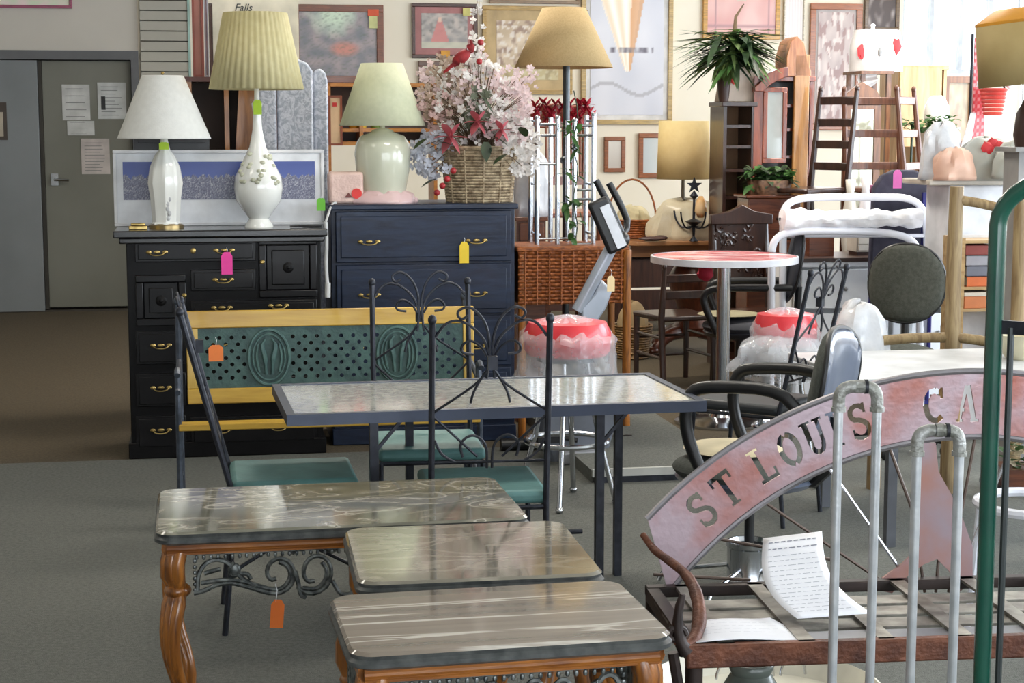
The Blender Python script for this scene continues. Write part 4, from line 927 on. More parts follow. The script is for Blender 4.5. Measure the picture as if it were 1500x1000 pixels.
# ================================================================ PICTURES ON THE REAR WALL
def wall_picture(label, x0, y0, x1, y1, bpx, fc, fn, matc=None, mpx=0, nx=40, ny=30, off=.0, fc2=None, sticker=None):
    a = Wl(x0, y1); b = Wl(x1, y0); s = VW / F; w, h = b[0] - a[0], b[1] - a[1]; bw_ = bpx * s
    t = thing('framed_picture', label, 'picture', RM(a[0], VW - .004 - off, a[1]), A, 'framed pictures on the rear wall')
    obj('frame', frame_mb(w, h, bw_, -.035, 0), wood('frame_%d_%d_%d' % fc, fc, fc2 or tuple(v * .75 for v in fc), .35, 9, 'x', .3), t, bevel=.004)
    if matc: obj('mat_board', MB().bb(bw_, w - bw_, -.018, 0, bw_, h - bw_), M('mat_%d_%d_%d' % matc, matc, .7), t)
    g = bw_ + mpx * s
    picture('print', w - 2 * g, h - 2 * g, fn, t, nx, ny, g, -.022, g)
    if sticker:
        for (sx, sy, sw, sh_, sc) in sticker:
            p = Wl(sx, sy); q = Wl(sx + sw, sy + sh_); obj('sticker', MB().bb(p[0] - a[0], q[0] - a[0], -.042, -.038, q[1] - a[1], p[1] - a[1]), M('stick_%d_%d_%d' % sc, sc, .6), t)
    return t
def garden(s, u):
    r = nz(s, u, 7, 1); r2 = nz(s, u * 3, 22, 3); c = mixc((124, 126, 134), (172, 156, 160), .5 + r * .9)
    d = ((s - .58) / .22) ** 2 + ((u - .42) / .14) ** 2
    c = mixc(c, (208, 138, 124), max(0, 1 - d) * 1.2)
    d = ((s - .45 + r * .1) / .34) ** 2 + ((u - 1.0) / .42) ** 2
    c = mixc(c, (214, 232, 208), max(0, 1.1 - d))
    return mixc(c, (92, 108, 92), max(0, r2) * .7)
wall_picture('garden painting in a dark reddish frame high on the rear wall, above the padded screen', 429, 8, 561, 121, 10, (134, 72, 44), garden, nx=60, ny=45, sticker=[(538, 14, 16, 10, (230, 96, 60)), (540, 24, 12, 18, (226, 226, 160))])
def lady(s, u):
    c = mixc((150, 146, 144), (196, 184, 176), .5 + nz(s, u, 6, 2)); c = mixc(c, (118, 116, 112), max(0, nz(s, u, 11, 5)) * 1.2 * (u > .35))
    d = abs(s - .40) / (.05 + max(0, .8 - u) * .24)
    if u > .18 and u < .78 and d < 1: c = mixc(c, (210, 128, 124), .9)
    if ((s - .4) / .05) ** 2 + ((u - .82) / .08) ** 2 < 1: c = (226, 190, 170)
    if u < .2: c = mixc(c, (206, 204, 180), .7)
    return c
wall_picture('small dark-framed picture of a lady in pink with a dusty pink mat', 603, 6, 698, 85, 5, (82, 52, 44), lady, (184, 128, 126), 9, sticker=[(677, 12, 12, 12, (226, 216, 130)), (645, 74, 13, 13, (222, 160, 60))])
def land(s, u):
    c = mixc((222, 226, 214), (176, 170, 158), .5 + nz(s, u, 5, 8)); d = ((s - .5) / .3) ** 2 + ((u - .55) / .15) ** 2
    return mixc(c, (150, 160, 160), max(0, 1 - d))
wall_picture('small landscape print in a brown frame behind the left side of the flower basket', 613, 90, 692, 166, 7, (104, 66, 44), land, (232, 226, 208), 2)
wall_picture('wide low framed print just showing under the jar lamp shade and behind the flowers', 640, 172, 700, 215, 4, (190, 180, 160), land)
def blossom_print(s, u):
    c = mixc((196, 172, 142), (226, 206, 180), .5 + nz(s, u, 4, 3)); r = nz(s, u, 9, 9)
    if r > .1: c = mixc(c, (150, 120, 104), min(.8, r * 2.2))
    if nz(s, u, 14, 4) > .22: c = mixc(c, (236, 226, 216), .8)
    if u < .25: c = mixc(c, (186, 176, 116), .5)
    return c
wall_picture('gold framed oriental blossom print with a tan mat, behind the floor lamp shade', 706, 10, 838, 138, 6, (196, 158, 88), blossom_print, (206, 178, 132), 15, sticker=None)
wall_picture('pale framed print cut off by the top edge, above the blossom print', 716, -70, 848, 5, 5, (150, 120, 90), land, (226, 214, 190), 8)
def sail(s, u):
    c = mixc((226, 224, 230), (206, 206, 216), .5 + nz(s, u, 3, 7))
    d = s - (.56 - u * .38)                      # pale ribbons fanning up from the centre
    if u > .28:
        k = (u - .28); x = (s - .52) / (.04 + k * .62)
        if -1.15 < x < .45: c = mixc((255, 250, 240), (250, 222, 192), .5 + .5 * math.sin(x * 11))
        if .1 < x < .62 and u < .86: c = mixc(c, (214, 150, 96), .75)
    if .40 < u < .44 and .22 < s < .86: c = mixc(c, (110, 104, 116), .55 + nz(s, u, 18, 1))
    if u < .25 and abs(u - .17 - .04 * math.sin(s * 7)) < .012: c = mixc(c, (150, 146, 150), .5)
    return c
wall_picture('large pale print with fanning ribbons, right of the floor lamp shade', 850, -70, 986, 182, 7, (206, 172, 108), sail, (232, 228, 224), 7, 60, 90)
def pinkp(s, u):
    c = mixc((214, 158, 152), (228, 186, 178), .5 + nz(s, u, 4, 6)); d = ((s - .5) / .22) ** 2 + ((u - .62) / .2) ** 2
    if d < 1: c = mixc(c, (196, 214, 186), .8)
    if abs(s - .12) < .012 or abs(s - .9) < .012 or abs(u - .10) < .012: c = (176, 132, 134)
    return c
wall_picture('pink print in a bright gold frame on the rear wall behind the fern', 1028, -75, 1143, 57, 7, (216, 158, 62), pinkp, nx=50)
def tallp(s, u):
    c = mixc((214, 196, 188), (180, 160, 156), .5 + nz(s, u, 5, 12)); r = nz(s, u, 8, 13)
    if r > .12: c = mixc(c, (150, 112, 106), .7)
    if nz(s, u, 10, 19) > .25: c = mixc(c, (232, 214, 206), .8)
    return c
wall_picture('tall floral print in an orange brown frame, left of the bagged white shade', 1182, 6, 1262, 190, 9, (176, 102, 56), tallp, (200, 190, 186), 4, 30, 60)
def multi(s, u): return mixc(mixc((200, 220, 190), (236, 206, 214), .5 + nz(s, u, 9, 4)), (250, 244, 220), .3)
wall_picture('pale green and pink picture in a magenta frame above the grey doors', -40, -60, 104, 11, 4, (168, 84, 112), multi, nx=30)
def brownp(s, u):
    c = mixc((190, 168, 140), (150, 136, 116), .5 + nz(s, u, 6, 14))
    if ((s - .5) / .2) ** 2 + ((u - .4) / .25) ** 2 < 1: c = mixc(c, (196, 120, 110), .4)
    return c
# large shelf-like brown frame group at the top right: dark display board beside the window
wall_picture('dark brown framed board on the rear wall beside the high window', 1264, -60, 1318, 46, 6, (120, 92, 60), lambda s, u: mixc((78, 62, 56), (176, 164, 158), max(0, nz(s, u, 5, 3)) * 1.6), nx=24)
wall_picture('pale striped print in a thin yellow frame, between pink print and floral print', 1146, -70, 1179, 60, 2, (226, 214, 190), lambda s, u: mixc((238, 230, 222), (220, 208, 206), abs(math.sin(s * 20))))
wall_picture('small oak framed mirror on the rear wall left of the drum shade lamp', 884, 200, 915, 252, 6, (160, 92, 50), lambda s, u: mixc((196, 186, 176), (226, 220, 210), u), nx=6, ny=6)
wall_picture('oak framed mirror partly behind the drum shade lamp', 934, 195, 972, 260, 7, (166, 96, 54), lambda s, u: mixc((190, 198, 200), (220, 222, 220), s), nx=6, ny=6)

# ================================================================ REAR CENTRE
def wood_table(label, px0, px1, y_front, Y, ztop, m, depth=.8, name='wooden_table', pedestal=False, cut=.12):
    a = Z(px0, y_front, ztop); O = P(px0, 300, Y); O.z = 0
    t = thing(name, label, 'table', O, A); w = on(px1, 300, O)[0]
    pol = [(cut, 0), (w - cut, 0), (w, cut), (w, depth - cut), (w - cut, depth), (cut, depth), (0, depth - cut), (0, cut)]
    obj('table_top', MB().slab(pol, ztop - .03, ztop), m, t, bevel=.006)
    obj('apron', frame_mb(w - .2, depth - .2, .02, 0, .07).xf(Matrix.Translation((.1, .1, ztop - .03)) @ Matrix.Rotation(-PI / 2, 4, 'X')) if False else MB().bb(.1, w - .1, .1, .12, ztop - .11, ztop - .03).bb(.1, w - .1, depth - .12, depth - .1, ztop - .11, ztop - .03).bb(.1, .12, .12, depth - .12, ztop - .11, ztop - .03).bb(w - .12, w - .1, .12, depth - .12, ztop - .11, ztop - .03), m, t)
    if not pedestal:
        for x, y in ((.13, .13), (w - .13, .13), (w - .13, depth - .13), (.13, depth - .13)):
            obj('leg', MB().lathe([(.02, 0), (.028, .05), (.02, .12), (.03, .3), (.036, .5), (.025, ztop - .2), (.036, ztop - .16), (.036, ztop - .03)], 12, (x, y, 0)), m, t)
    return t, w
walnut = wood('red_walnut', (120, 66, 38), (72, 34, 20), .25, 4, 'x', .5); dkw = wood('dark_walnut', (66, 40, 30), (38, 22, 18), .3, 4, 'z', .4)
tan_top = wood('tan_table_top', (176, 128, 86), (142, 96, 60), .3, 4, 'x', .4)
t, w = wood_table('octagonal wooden pedestal table holding a bagged lamp, behind the red round table', 908, 1086, 352, 11.3, .80, tan_top, .85, pedestal=True)
redb = wood('red_brown_pedestal', (104, 52, 32), (62, 28, 18), .3, 5, 'z', .4)
x, _ = on(1016, 400, _MX[t.name] @ Vector((0, .42, 0)))
obj('pedestal', MB().lathe([(.13, .12), (.15, .18), (.10, .24), (.12, .34), (.17, .46), (.17, .54), (.12, .62), (.10, .70), (.14, .77)], 24, (x, .42, 0)), redb, t)
for k in range(4):
    a = k * PI / 2 + .45; s = Vector((math.cos(a), math.sin(a), 0)); c = Vector((x, .42, 0))
    obj('claw_foot', MB().tube([c + s * .08 + Vector((0, 0, .15)), c + s * .24 + Vector((0, 0, .13)), c + s * .33 + Vector((0, 0, .05)), c + s * .37 + Vector((0, 0, .03))], [.05, .045, .04, .035], 10, smooth=1).ell(c + s * .37 + Vector((0, 0, .032)), (.05, .05, .032)), redb, t)
    obj('claw_foot_scroll', MB().tube([c + s * .30 + Vector((0, 0, .06)), c + s * .34 + Vector((0, 0, .12)), c + s * .29 + Vector((0, 0, .14))], .018, 8, smooth=1), redb, t)
TBO = _MX[t.name].copy()
# drum shade lamp on it
Yl = 11.6; q = P(1000, 330, Yl); c = Vector((q.x, q.y, .80)); zb, zt_ = P(1000, 262, Yl).z - .8, P(1000, 177, Yl).z - .8
drum = M('cream_drum_shade', (238, 222, 176), .8, c2=(230, 212, 162), tr=.5, scale=30)
t = thing('table_lamp', 'table lamp with a cream drum shade on the octagonal table, plastic round its base', 'lamp', c, A)
obj('lamp_shade', MB().lathe([(px_r(38.5, Yl), zb), (px_r(36, Yl), zt_)], 40, cap=False), drum, t, solid=.003)
obj('lamp_body', MB().lathe([(.0, 0), (.06, 0), (.06, .02), (.02, .04), (.013, .08), (.013, zb + .05)], 16).tube([(-.1, 0, .1), (-.1, 0, .2), (-.05, 0, .26), (.05, 0, .26), (.1, 0, .2), (.1, 0, .1)], .006, 6, smooth=2), M('bronze', (120, 112, 96), .35, .8), t)
film('plastic_wrap', 'clear plastic bag bunched round the base of the drum shade lamp', c + Vector((.02, 0, 0)), (.26, .16), .27, 31, M('thin_cream_plastic', (236, 226, 200), .3, c2=(220, 208, 180), scale=12, alpha=.55))
# chandelier with amber glass
q = P(1016, 345, 11.4); c = Vector((q.x, 11.4, .8))
t = thing('chandelier', 'small dark chandelier with an amber glass shade standing on the octagonal table', 'chandelier', c, A)
ch = MB().lathe([(0, 0), (.03, 0), (.008, .03), (.012, .10), (.06, .13), (.01, .15), (.008, .28), (.03, .30), (.0, .34)], 14)
for k in range(5):
    a = 2 * PI * k / 5; s = Vector((math.cos(a), math.sin(a), 0))
    ch.tube([Vector((0, 0, .10)), s * .08 + Vector((0, 0, .08)), s * .13 + Vector((0, 0, .14)), s * .14 + Vector((0, 0, .20))], .006, 6, smooth=2)
obj('arms', ch, iron, t)
obj('amber_shade', MB().lathe([(.018, .16), (.04, .20), (.034, .26), (.014, .30)], 16, (.03, -.06, 0), cap=False), M('amber_glass', (224, 160, 60), .15, c2=(250, 220, 170), tr=.3), t, solid=.003)
obj('star', MB().prism([(.055 * (1 if k % 2 == 0 else .4) * math.sin(k * PI / 5), .37 + .055 * (1 if k % 2 == 0 else .4) * math.cos(k * PI / 5)) for k in range(10)], -.006, .006), iron, t)
# baskets on the table, with hoop handle
q = P(905, 330, 11.7)
t = thing('hoop_basket', 'round dark basket with a tall hoop handle at the left of the octagonal table', 'basket', (q.x + .10, 11.75, .80), A)
bm_ = MB()
for k in range(8): bm_.tube([((.14 + .03 * k / 7) * math.cos(a * PI / 12), (.14 + .03 * k / 7) * math.sin(a * PI / 12), .012 + k * .016) for a in range(24)], .009, 5, closed=True)
obj('woven_rows', bm_, wick, t, kind='stuff'); obj('handle', MB().tube([(.17 * math.cos(a * PI / 14), 0, .12 + .28 * math.sin(a * PI / 14)) for a in range(15)], .007, 6), wick, t)
obj('basket_floor', MB().lathe([(0, .004), (.14, .004), (.165, .12)], 20, cap=False), M('basket_dark', (70, 54, 36), .9), t)
film('tissue_bundle', 'cream tissue bundle sitting in the hoop handle basket', Vector((q.x + .10, 11.75, .86)), (.13, .1), .16, 41, M('cream_tissue', (232, 218, 176), .8, tr=.2), cat='tissue')
t = thing('shallow_basket', 'shallow brown wicker tray beside the hoop basket on the octagonal table', 'basket', (q.x + .38, 11.65, .80), A)
bm_ = MB()
for k in range(5): bm_.tube([((.10 + .03 * k / 4) * math.cos(a * PI / 12), (.08 + .03 * k / 4) * math.sin(a * PI / 12), .010 + k * .015) for a in range(24)], .009, 5, closed=True)
obj('woven_rows', bm_, M('brown_wicker', (120, 84, 58), .6, c2=(80, 52, 34), scale=40), t, kind='stuff')
obj('tray_floor', MB().lathe([(0, .004), (.10, .004), (.125, .065)], 20, cap=False, sy=.85), M('basket_dark', (70, 54, 36), .9), t)
mb = MB().ell((0, 0, .016), (.09, .03, .016)).ell((.06, .03, .02), (.05, .025, .018)); mb.xf(Matrix.Translation(P(955, 330, 11.35) * 1.0)); 
for p in mb.v: p.z += .802 - P(955, 330, 11.35).z
solo('dark_shoe', mb, M('brown_leather', (74, 48, 44), .5), 'dark brown slipper-shaped object on the octagonal table front edge', 'slipper')
# oak pressed-back chair with red poinsettia behind chrome stand
def simple_chair(name, label, loc, rz, m, w=.42, hb=1.0, zs=.45, slats=3, style='ladder', seatm=None, cat='chair', group=None, lean=.12, slat_h=.05, solid_crest=False):
    t = thing(name, label, cat, loc, rz, group); hw = w / 2; d = .38
    def B(x, z): return Vector((x, d + max(0, z - zs) * lean, z))
    for s in (-1, 1):
        obj('back_post', MB().tube([(s * hw, d + .04, 0), B(s * hw, zs), B(s * hw, hb)], [.019, .021, .015], 8).ell(B(s * hw, hb + .012), (.016, .016, .022)), m, t)
        obj('leg', MB().tube([(s * hw, .02, 0), (s * hw, .02, zs)], [.016, .021], 8), m, t)
    for k in range(slats):
        z = zs + .14 + (hb - zs - .2) * k / max(1, slats - 1) if slats > 1 else hb - .1
        obj('back_slat', MB().add(*(lambda q: (q.v, q.f))(MB().bb(-hw, hw, d + (z - zs) * lean - .008, d + (z - zs) * lean + .008, z - slat_h / 2, z + slat_h / 2))), m, t, bevel=.005)
    obj('seat', MB().slab([(-hw - .02, 0), (hw + .02, 0), (hw, d + .02), (-hw, d + .02)], zs - .02, zs + .012), seatm or m, t, bevel=.01)
    st = MB()
    for z in (.15, .27): st.tube([(-hw, .02, z), (hw, .02, z)], .009, 6).tube([(-hw, .02, z + .03), (-hw, d + .02, z + .03)], .009, 6).tube([(hw, .02, z + .03), (hw, d + .02, z + .03)], .009, 6)
    obj('stretchers', st, m, t)
    return t
# brown table that carries the oak chair, behind hamper
t, w = wood_table('plain brown side table behind the chrome stand, carrying an upturned oak chair', 772, 905, 330, 9.6, .62, walnut, .5, cut=.01, name='side_table')
cc = P(832, 300, 9.85)
t = simple_chair('oak_chair', 'carved oak chair standing on the side table behind the chrome stand', Vector((cc.x, 9.62, .62)), A, oak and wood('red_oak', (146, 84, 50), (96, 48, 28), .35, 6, 'z', .4), w=.36, hb=1.06, slats=0)
ro = wood('red_oak', (146, 84, 50), (96, 48, 28), .35, 6, 'z', .4)
z0 = .93; obj('crest_rail', MB().prism([(-.21, z0), (.21, z0), (.22, z0 + .10), (.19, z0 + .145), (.1, z0 + .13), (0, z0 + .145), (-.1, z0 + .13), (-.19, z0 + .13), (-.22, z0 + .10)], .42, .445), ro, t, bevel=.008)
obj('lower_rail', MB().bb(-.18, .18, .39, .41, .6, .65), ro, t)
for k in range(7): obj('spindle', MB().tube([(-.15 + k * .05, .40, .64), (-.15 + k * .05, .425, .94)], .009, 6), ro, t)
mb = MB(); rnd = random.Random(5)
for k in range(24):
    c = P(rnd.uniform(783, 868), rnd.uniform(150, 174), 9.96)
    for j in range(6): leaf(mb, c, (math.cos(j * PI / 3), -.3, math.sin(j * PI / 3)), .055, .032, .1)
t = thing('red_poinsettia_garland', 'red poinsettia flowers hung along the crest of the oak chair', 'garland', mb.v[0], 0)
obj('petals', mb, M('poinsettia_red', (190, 40, 60), .6, c2=(140, 20, 40)), t, w=True, kind='stuff')
# carved dark chair back
cq = P(1112, 500, 11.0)
t = simple_chair('carved_chair', 'ornately carved dark wooden chair right of the octagonal table', Vector((P(1117, 500, 10.1).x, 9.98, 0)), R(14), dkw, w=.34, hb=.98, slats=0)
mb = MB(); rnd = random.Random(8)
for k in range(34):
    a = rnd.uniform(0, 2 * PI)
    x, z = rnd.uniform(-.15, .15), rnd.uniform(.62, .98); mb.tube([(x + .028 * (1 - j / 9) * math.cos(a + j * .7), .425 - .004 * (j % 2), z + .028 * (1 - j / 9) * math.sin(a + j * .7)) for j in range(9)], .009, 5)
obj('carved_panel', mb, dkw, t); obj('back_board', MB().bb(-.16, .16, .42, .435, .60, .99), dkw, t)
obj('crest_rail', MB().prism([(-.2, .97), (.2, .97), (.2, 1.03), (.08, 1.05), (0, 1.09), (-.08, 1.05), (-.2, 1.03)], .40, .44), dkw, t, bevel=.006)

# round table with red marbled top
Yr = 8.95; q = P(1061, 370, Yr); c = Vector((q.x, q.y, 0)); zt_ = .885
t = thing('round_table', 'round cafe table with a red and white marbled top and chrome pole', 'table', c, A)
r = px_r(108, Yr)
obj('table_top', MB().lathe([(0, zt_ - .028), (r - .01, zt_ - .028), (r - .01, zt_), (0, zt_)], 56), ramp_mat('red_marbled_laminate', [(.36, (240, 232, 232)), (.45, (228, 170, 172)), (.52, (206, 70, 78)), (.6, (236, 214, 214)), (.68, (214, 96, 104))], 1.3, (1, 4, 1), .2, 2.0, coat=0), t)
obj('edge_band', MB().lathe([(r - .01, zt_ - .034), (r, zt_ - .032), (r, zt_ + .001), (r - .01, zt_ + .003)], 56, cap=False), M('white_edge_band', (225, 226, 232), .3), t)
obj('pole', MB().tube([(0, 0, .02), (0, 0, zt_ - .03)], .036, 16), chrome, t); obj('base', MB().lathe([(0, 0), (.25, 0), (.25, .012), (.07, .035), (.045, .08), (0, .08)], 32), chrome, t)
# bag and red fabric hanging under it
solo('red_cloth', MB().ell(P(1034, 401, 9.3), (.045, .03, .035), j=.4, seed=3), M('red_cloth', (190, 40, 66), .8), 'small red cloth bundle hanging under the red round table', 'cloth')

# dark furniture and baskets in the shade under and behind the octagonal table
t, w, = wood_table('low dark sideboard table against the rear wall behind the octagonal table', 892, 1100, 372, 12.9, .60, dkw, .5, cut=.01, name='side_table')
obj('lower_shelf', MB().bb(.1, w - .1, .1, .4, .2, .22), dkw, t); obj('drawer_front', MB().bb(.06, w - .06, .03, .05, .34, .56), dkw, t, bevel=.004); obj('drawer_front', MB().bb(.06, w - .06, .03, .05, .08, .32), dkw, t, bevel=.004)
q = Z(926, 524, 0)
t = thing('tall_basket', 'tan woven basket on the floor right of the wicker hamper legs', 'basket', q, A)
bm_ = MB()
for k in range(14): bm_.tube([((.10 + .03 * k / 13 + .004 * ((a + k) % 2)) * math.cos(a * PI / 12), (.10 + .03 * k / 13 + .004 * ((a + k) % 2)) * math.sin(a * PI / 12), .01 + k * .0165) for a in range(24)], .0095, 5, closed=True)
obj('woven_rows', bm_, M('tan_wicker', (150, 118, 74), .6, c2=(96, 70, 40), scale=40), t, kind='stuff'); obj('basket_floor', MB().lathe([(0, .004), (.095, .004), (.125, .22)], 20, cap=False), M('basket_dark', (70, 54, 36), .9), t)
film('paper_bundle', 'crumpled tan paper stuffed in the tall woven basket', q + Vector((0, 0, .12)), (.10, .09), .26, 71, M('tan_paper', (176, 150, 110), .8), cat='paper')
cq = P(958, 500, 11.0)
simple_chair('bentwood_chair', 'dark bentwood chair in the shade left of the octagonal table pedestal', Vector((cq.x, 10.55, 0)), R(200), dkw, w=.34, hb=.72, slats=2, zs=.42)
# ================================================================ REAR RIGHT
# tall curio cabinet pieces
def cab(label, x0, y0, x1, Y, m, d=.3, name='display_cabinet', cat='cabinet', shelves=(), back=None, x0_is_a=True):
    O = P(x0, 300, Y); O.z = 0; t = thing(name, label, cat, O, A); w = on(x1, 300, O)[0]; h = on((x0 + x1) / 2, y0, O)[1]
    obj('side_panel', MB().bb(0, .022, 0, d, 0, h - .03), m, t); obj('side_panel', MB().bb(w - .022, w, 0, d, 0, h - .03), m, t)
    obj('back_panel', MB().bb(.022, w - .022, d - .012, d, 0.05, h - .03), back or m, t); obj('top', MB().bb(-.012, w + .012, -.012, d, h - .03, h), m, t, bevel=.004)
    for y in shelves: z = on(x0, y, O)[1]; obj('shelf', MB().bb(.022, w - .022, .01, d - .012, z - .009, z + .009), m, t)
    obj('plinth', MB().bb(0, w, 0, .02, 0, .10), m, t)
    return t, w, h, O
cherry = wood('cherry_wood', (150, 72, 36), (96, 38, 18), .3, 4, 'z', .4); pine = wood('golden_oak_side', (190, 138, 78), (150, 100, 48), .35, 4, 'z', .3)
t, w, h, OC = cab('narrow dark display cabinet with open shelves under the fern', 1058, 149, 1104, 11.0, dkw, shelves=(185, 215, 250, 290), back=M('tan_back', (150, 112, 80), .7))
CABT = _MX[t.name].copy(); CABH = h; CABW = w
t, w, h, OC2 = cab('cherry clock-shaped cabinet with a pointed hood and glass side, right of the fern', 1108, 112, 1188, 11.05, cherry, d=.32, shelves=(155, 190, 230), back=M('grey_mirror_back', (168, 172, 170), .2))
a, b, z0, z1 = rect(1122, 135, 1146, 232, OC2)
obj('glass_door', frame_mb(b - a + .06, z1 - z0 + .06, .03, -.02, 0, a - .03, z0 - .03), cherry, t, bevel=.004)
obj('pane', MB().bb(a, b, -.012, -.008, z0, z1), M('grey_glass', (176, 182, 180), .05, c2=(160, 166, 164)), t)
obj('front_board', MB().bb(on(1103, 200, OC2)[0], a - .03, -.012, 0, .1, h), cherry, t); obj('pilaster', MB().bb(on(1160, 200, OC2)[0], on(1182, 200, OC2)[0], -.03, 0, .1, on(1170, 80, OC2)[1]), pine, t, bevel=.006)
hp = [on(x, y, OC2) for x, y in ((1150, 106), (1150, 84), (1157, 60), (1166, 53), (1176, 64), (1181, 92), (1186, 104), (1186, 112), (1150, 112))]
obj('pointed_hood', MB().prism(hp, -.03, .2), wood('light_oak_hood', (190, 130, 84), (140, 84, 46), .4, 6, 'z'), t, bevel=.004)
ap = [on(x, y, OC2) for x, y in ((1103, 128), (1110, 122), (1122, 108), (1140, 100), (1152, 98), (1152, 112), (1140, 116), (1126, 124), (1116, 134), (1103, 134))]
obj('arched_moulding', MB().prism(ap, -.04, .02), cherry, t, bevel=.003)
# box shade (white fabric) with red sticker on cabinet
q = CABT @ Vector((.03, .05, CABH)); a = on(1062, 100, q)[0]; b = on(1124, 100, q)[0]; hh_ = on(1090, 98, q)[1]
t = thing('lamp_shade_box', 'cream square lamp shade with a red sticker standing beside the fern', 'lamp shade', q, A)
obj('shade_cloth', MB().prism([(a - .01, 0), (b, 0), (b - .02, hh_), (a + .03, hh_)], 0, .2), M('peach_cream_cloth', (244, 224, 206), .8, tr=.2), t, bevel=.006)
obj('red_sticker', MB().ell((a + .06, -.004, hh_ * .62), (.02, .004, .028), 10, 6), M('red_sticker', (220, 50, 44), .5), t)
# fern in dark cone vase
q = CABT @ Vector((.05, -.0, CABH)); Yf = q.y; c = P(1060, 145, Yf); c.z = q.z
t = thing('potted_fern', 'spreading green fern in a dark tapered vase on the narrow cabinet', 'plant', c, 0)
obj('vase', MB().lathe([(0, 0), (.028, 0), (.034, .03), (.052, .20), (.056, .23), (.05, .23), (.03, .05)], 20), M('dark_brown_vase', (62, 40, 32), .4), t)
rnd = random.Random(21); f1, f2m, f3 = MB(), MB(), MB()
ctr = Vector((P(1075, 60, Yf).x - c.x, 0, P(1075, 62, Yf).z - c.z))
for k in range(300):
    a = rnd.uniform(0, 2 * PI); el = rnd.uniform(-.55, .30); L_ = rnd.uniform(.16, .38) * (1 if math.cos(a) < 0 else .85); b = ctr + Vector((rnd.uniform(-.09, .09), rnd.uniform(-.06, .06), rnd.uniform(-.10, .06)))
    leaf(rnd.choice((f1, f2m, f2m, f3)), b, (math.cos(a) * 1.3, math.sin(a) * .5, el), L_, rnd.uniform(.028, .05), rnd.uniform(.0, .28), n=4)
for k in range(14): leaf(f3, ctr + Vector((rnd.uniform(-.08, .02), -.05, -.08)), (rnd.uniform(-.6, .3), -.2, -1), rnd.uniform(.14, .26), .05, 0)
obj('fronds', f1, gl1, t, kind='stuff', label='mid green fronds', flat=True); obj('fronds', f2m, gl2, t, kind='stuff', label='dark green fronds', flat=True); obj('fronds', f3, M('yellow_leaf_green', (104, 128, 70), .5, tr=.2), t, kind='stuff', label='yellowish green fronds', flat=True)
obj('stem', MB().tube([(0, 0, .1), (ctr.x, 0, ctr.z - .05)], .012).tube([ctr + Vector((0, 0, 0)), ctr + Vector((.01, 0, .16)), ctr + Vector((.06, 0, .24))], [.018, .010, .004], 6), M('brown_stems', (104, 84, 62), .8), t)
# low leafy plant
Yp = 10.75; c = P(1127, 268, Yp)
stn = thing('plant_stand', 'brown wooden stand under the low leafy plant', 'stand', (c.x, Yp, 0), A)
obj('box', MB().bb(-.17, .17, -.11, .12, 0, c.z - .09), walnut, stn, bevel=.005); obj('top', MB().bb(-.19, .19, -.13, .14, c.z - .09, c.z - .07), walnut, stn, bevel=.005)
t = thing('leafy_plant', 'low bushy green plant in a woven planter in front of the cherry cabinet', 'plant', (c.x, Yp, c.z - .07), 0)
obj('planter', MB().lathe([(0, 0), (.12, 0), (.14, .09)], 20, cap=False), M('brown_wicker', (120, 84, 58), .6), t, solid=.006)
f1, f2m = MB(), MB()
for k in range(260):
    a = rnd.uniform(0, 2 * PI); leaf(rnd.choice((f1, f2m)), (rnd.uniform(-.13, .13), rnd.uniform(-.09, .08), .05 + rnd.uniform(0, .11)), (math.cos(a), math.sin(a) - .4, rnd.uniform(-.5, .9)), rnd.uniform(.05, .11), .045, .3)
obj('leaves', f1, gl1, t, kind='stuff', flat=True, label='bright green leaves'); obj('leaves', f2m, gl2, t, kind='stuff', flat=True, label='dark green leaves')
# dark dining table carrying upended ladder-back chairs
Yt = 10.5; O = P(1172, 300, Yt); O.z = 0
t, w = wood_table('dark dining table carrying ladder-back chairs behind the white bed frame', 1172, 1440, 300, 10.42, .72, dkw, .62, cut=.02, name='dining_table')
lb1 = simple_chair('ladderback_chair', 'dark ladder-back chair standing on the dining table, left of the peaked mirror', P(1208, 300, 10.3) * 1, R(-52), dkw, w=.30, hb=1.06, slats=4, group='ladder-back chairs on the dining table')
lb1.location = (P(1208, 300, 10.75).x - .27, 10.56, .72)
lb2 = simple_chair('ladderback_chair', 'brown ladder-back chair standing on the dining table, right of the peaked mirror', (0, 0, 0), R(18), wood('brown_ladder', (116, 72, 50), (74, 42, 28), .4, 5, 'z'), w=.36, hb=1.06, slats=3, group='ladder-back chairs on the dining table')
lb2.location = (P(1344, 300, 10.7).x + .33, 10.62, .72); lb2.rotation_euler = (0, 0, R(60))
lb3 = copy_tree(lb2, Vector((P(1280, 300, 10.9).x + .05, 10.55, .72)), R(8), 'brown ladder-back chair in the middle of the dining table, before the peaked mirror')
# peaked mirror
O = P(1234, 300, 11.6); O.z = 0
t = thing('peaked_mirror', 'wooden dresser mirror with a peaked top between the ladder-back chairs', 'mirror', O, A)
pk = [on(x, y, O) for x, y in ((1234, 146), (1240, 136), (1262, 120), (1284, 134), (1290, 146), (1290, 154), (1234, 154))]
brf = wood('brown_mirror_frame', (140, 92, 54), (96, 56, 30), .35, 5, 'z')
obj('peaked_crest', MB().prism(pk, -.02, .03), brf, t, bevel=.003)
a, b, z0, z1 = rect(1234, 150, 1290, 250, O)
obj('frame', frame_mb(b - a, z1 - .0, .045, -.015, .02, a, 0), brf, t); obj('mirror_glass', MB().bb(a + .04, b - .04, -.004, .004, .05, z1 - .04), M('mirror_sage', (190, 188, 168), .08, .3, c2=(180, 180, 162)), t)
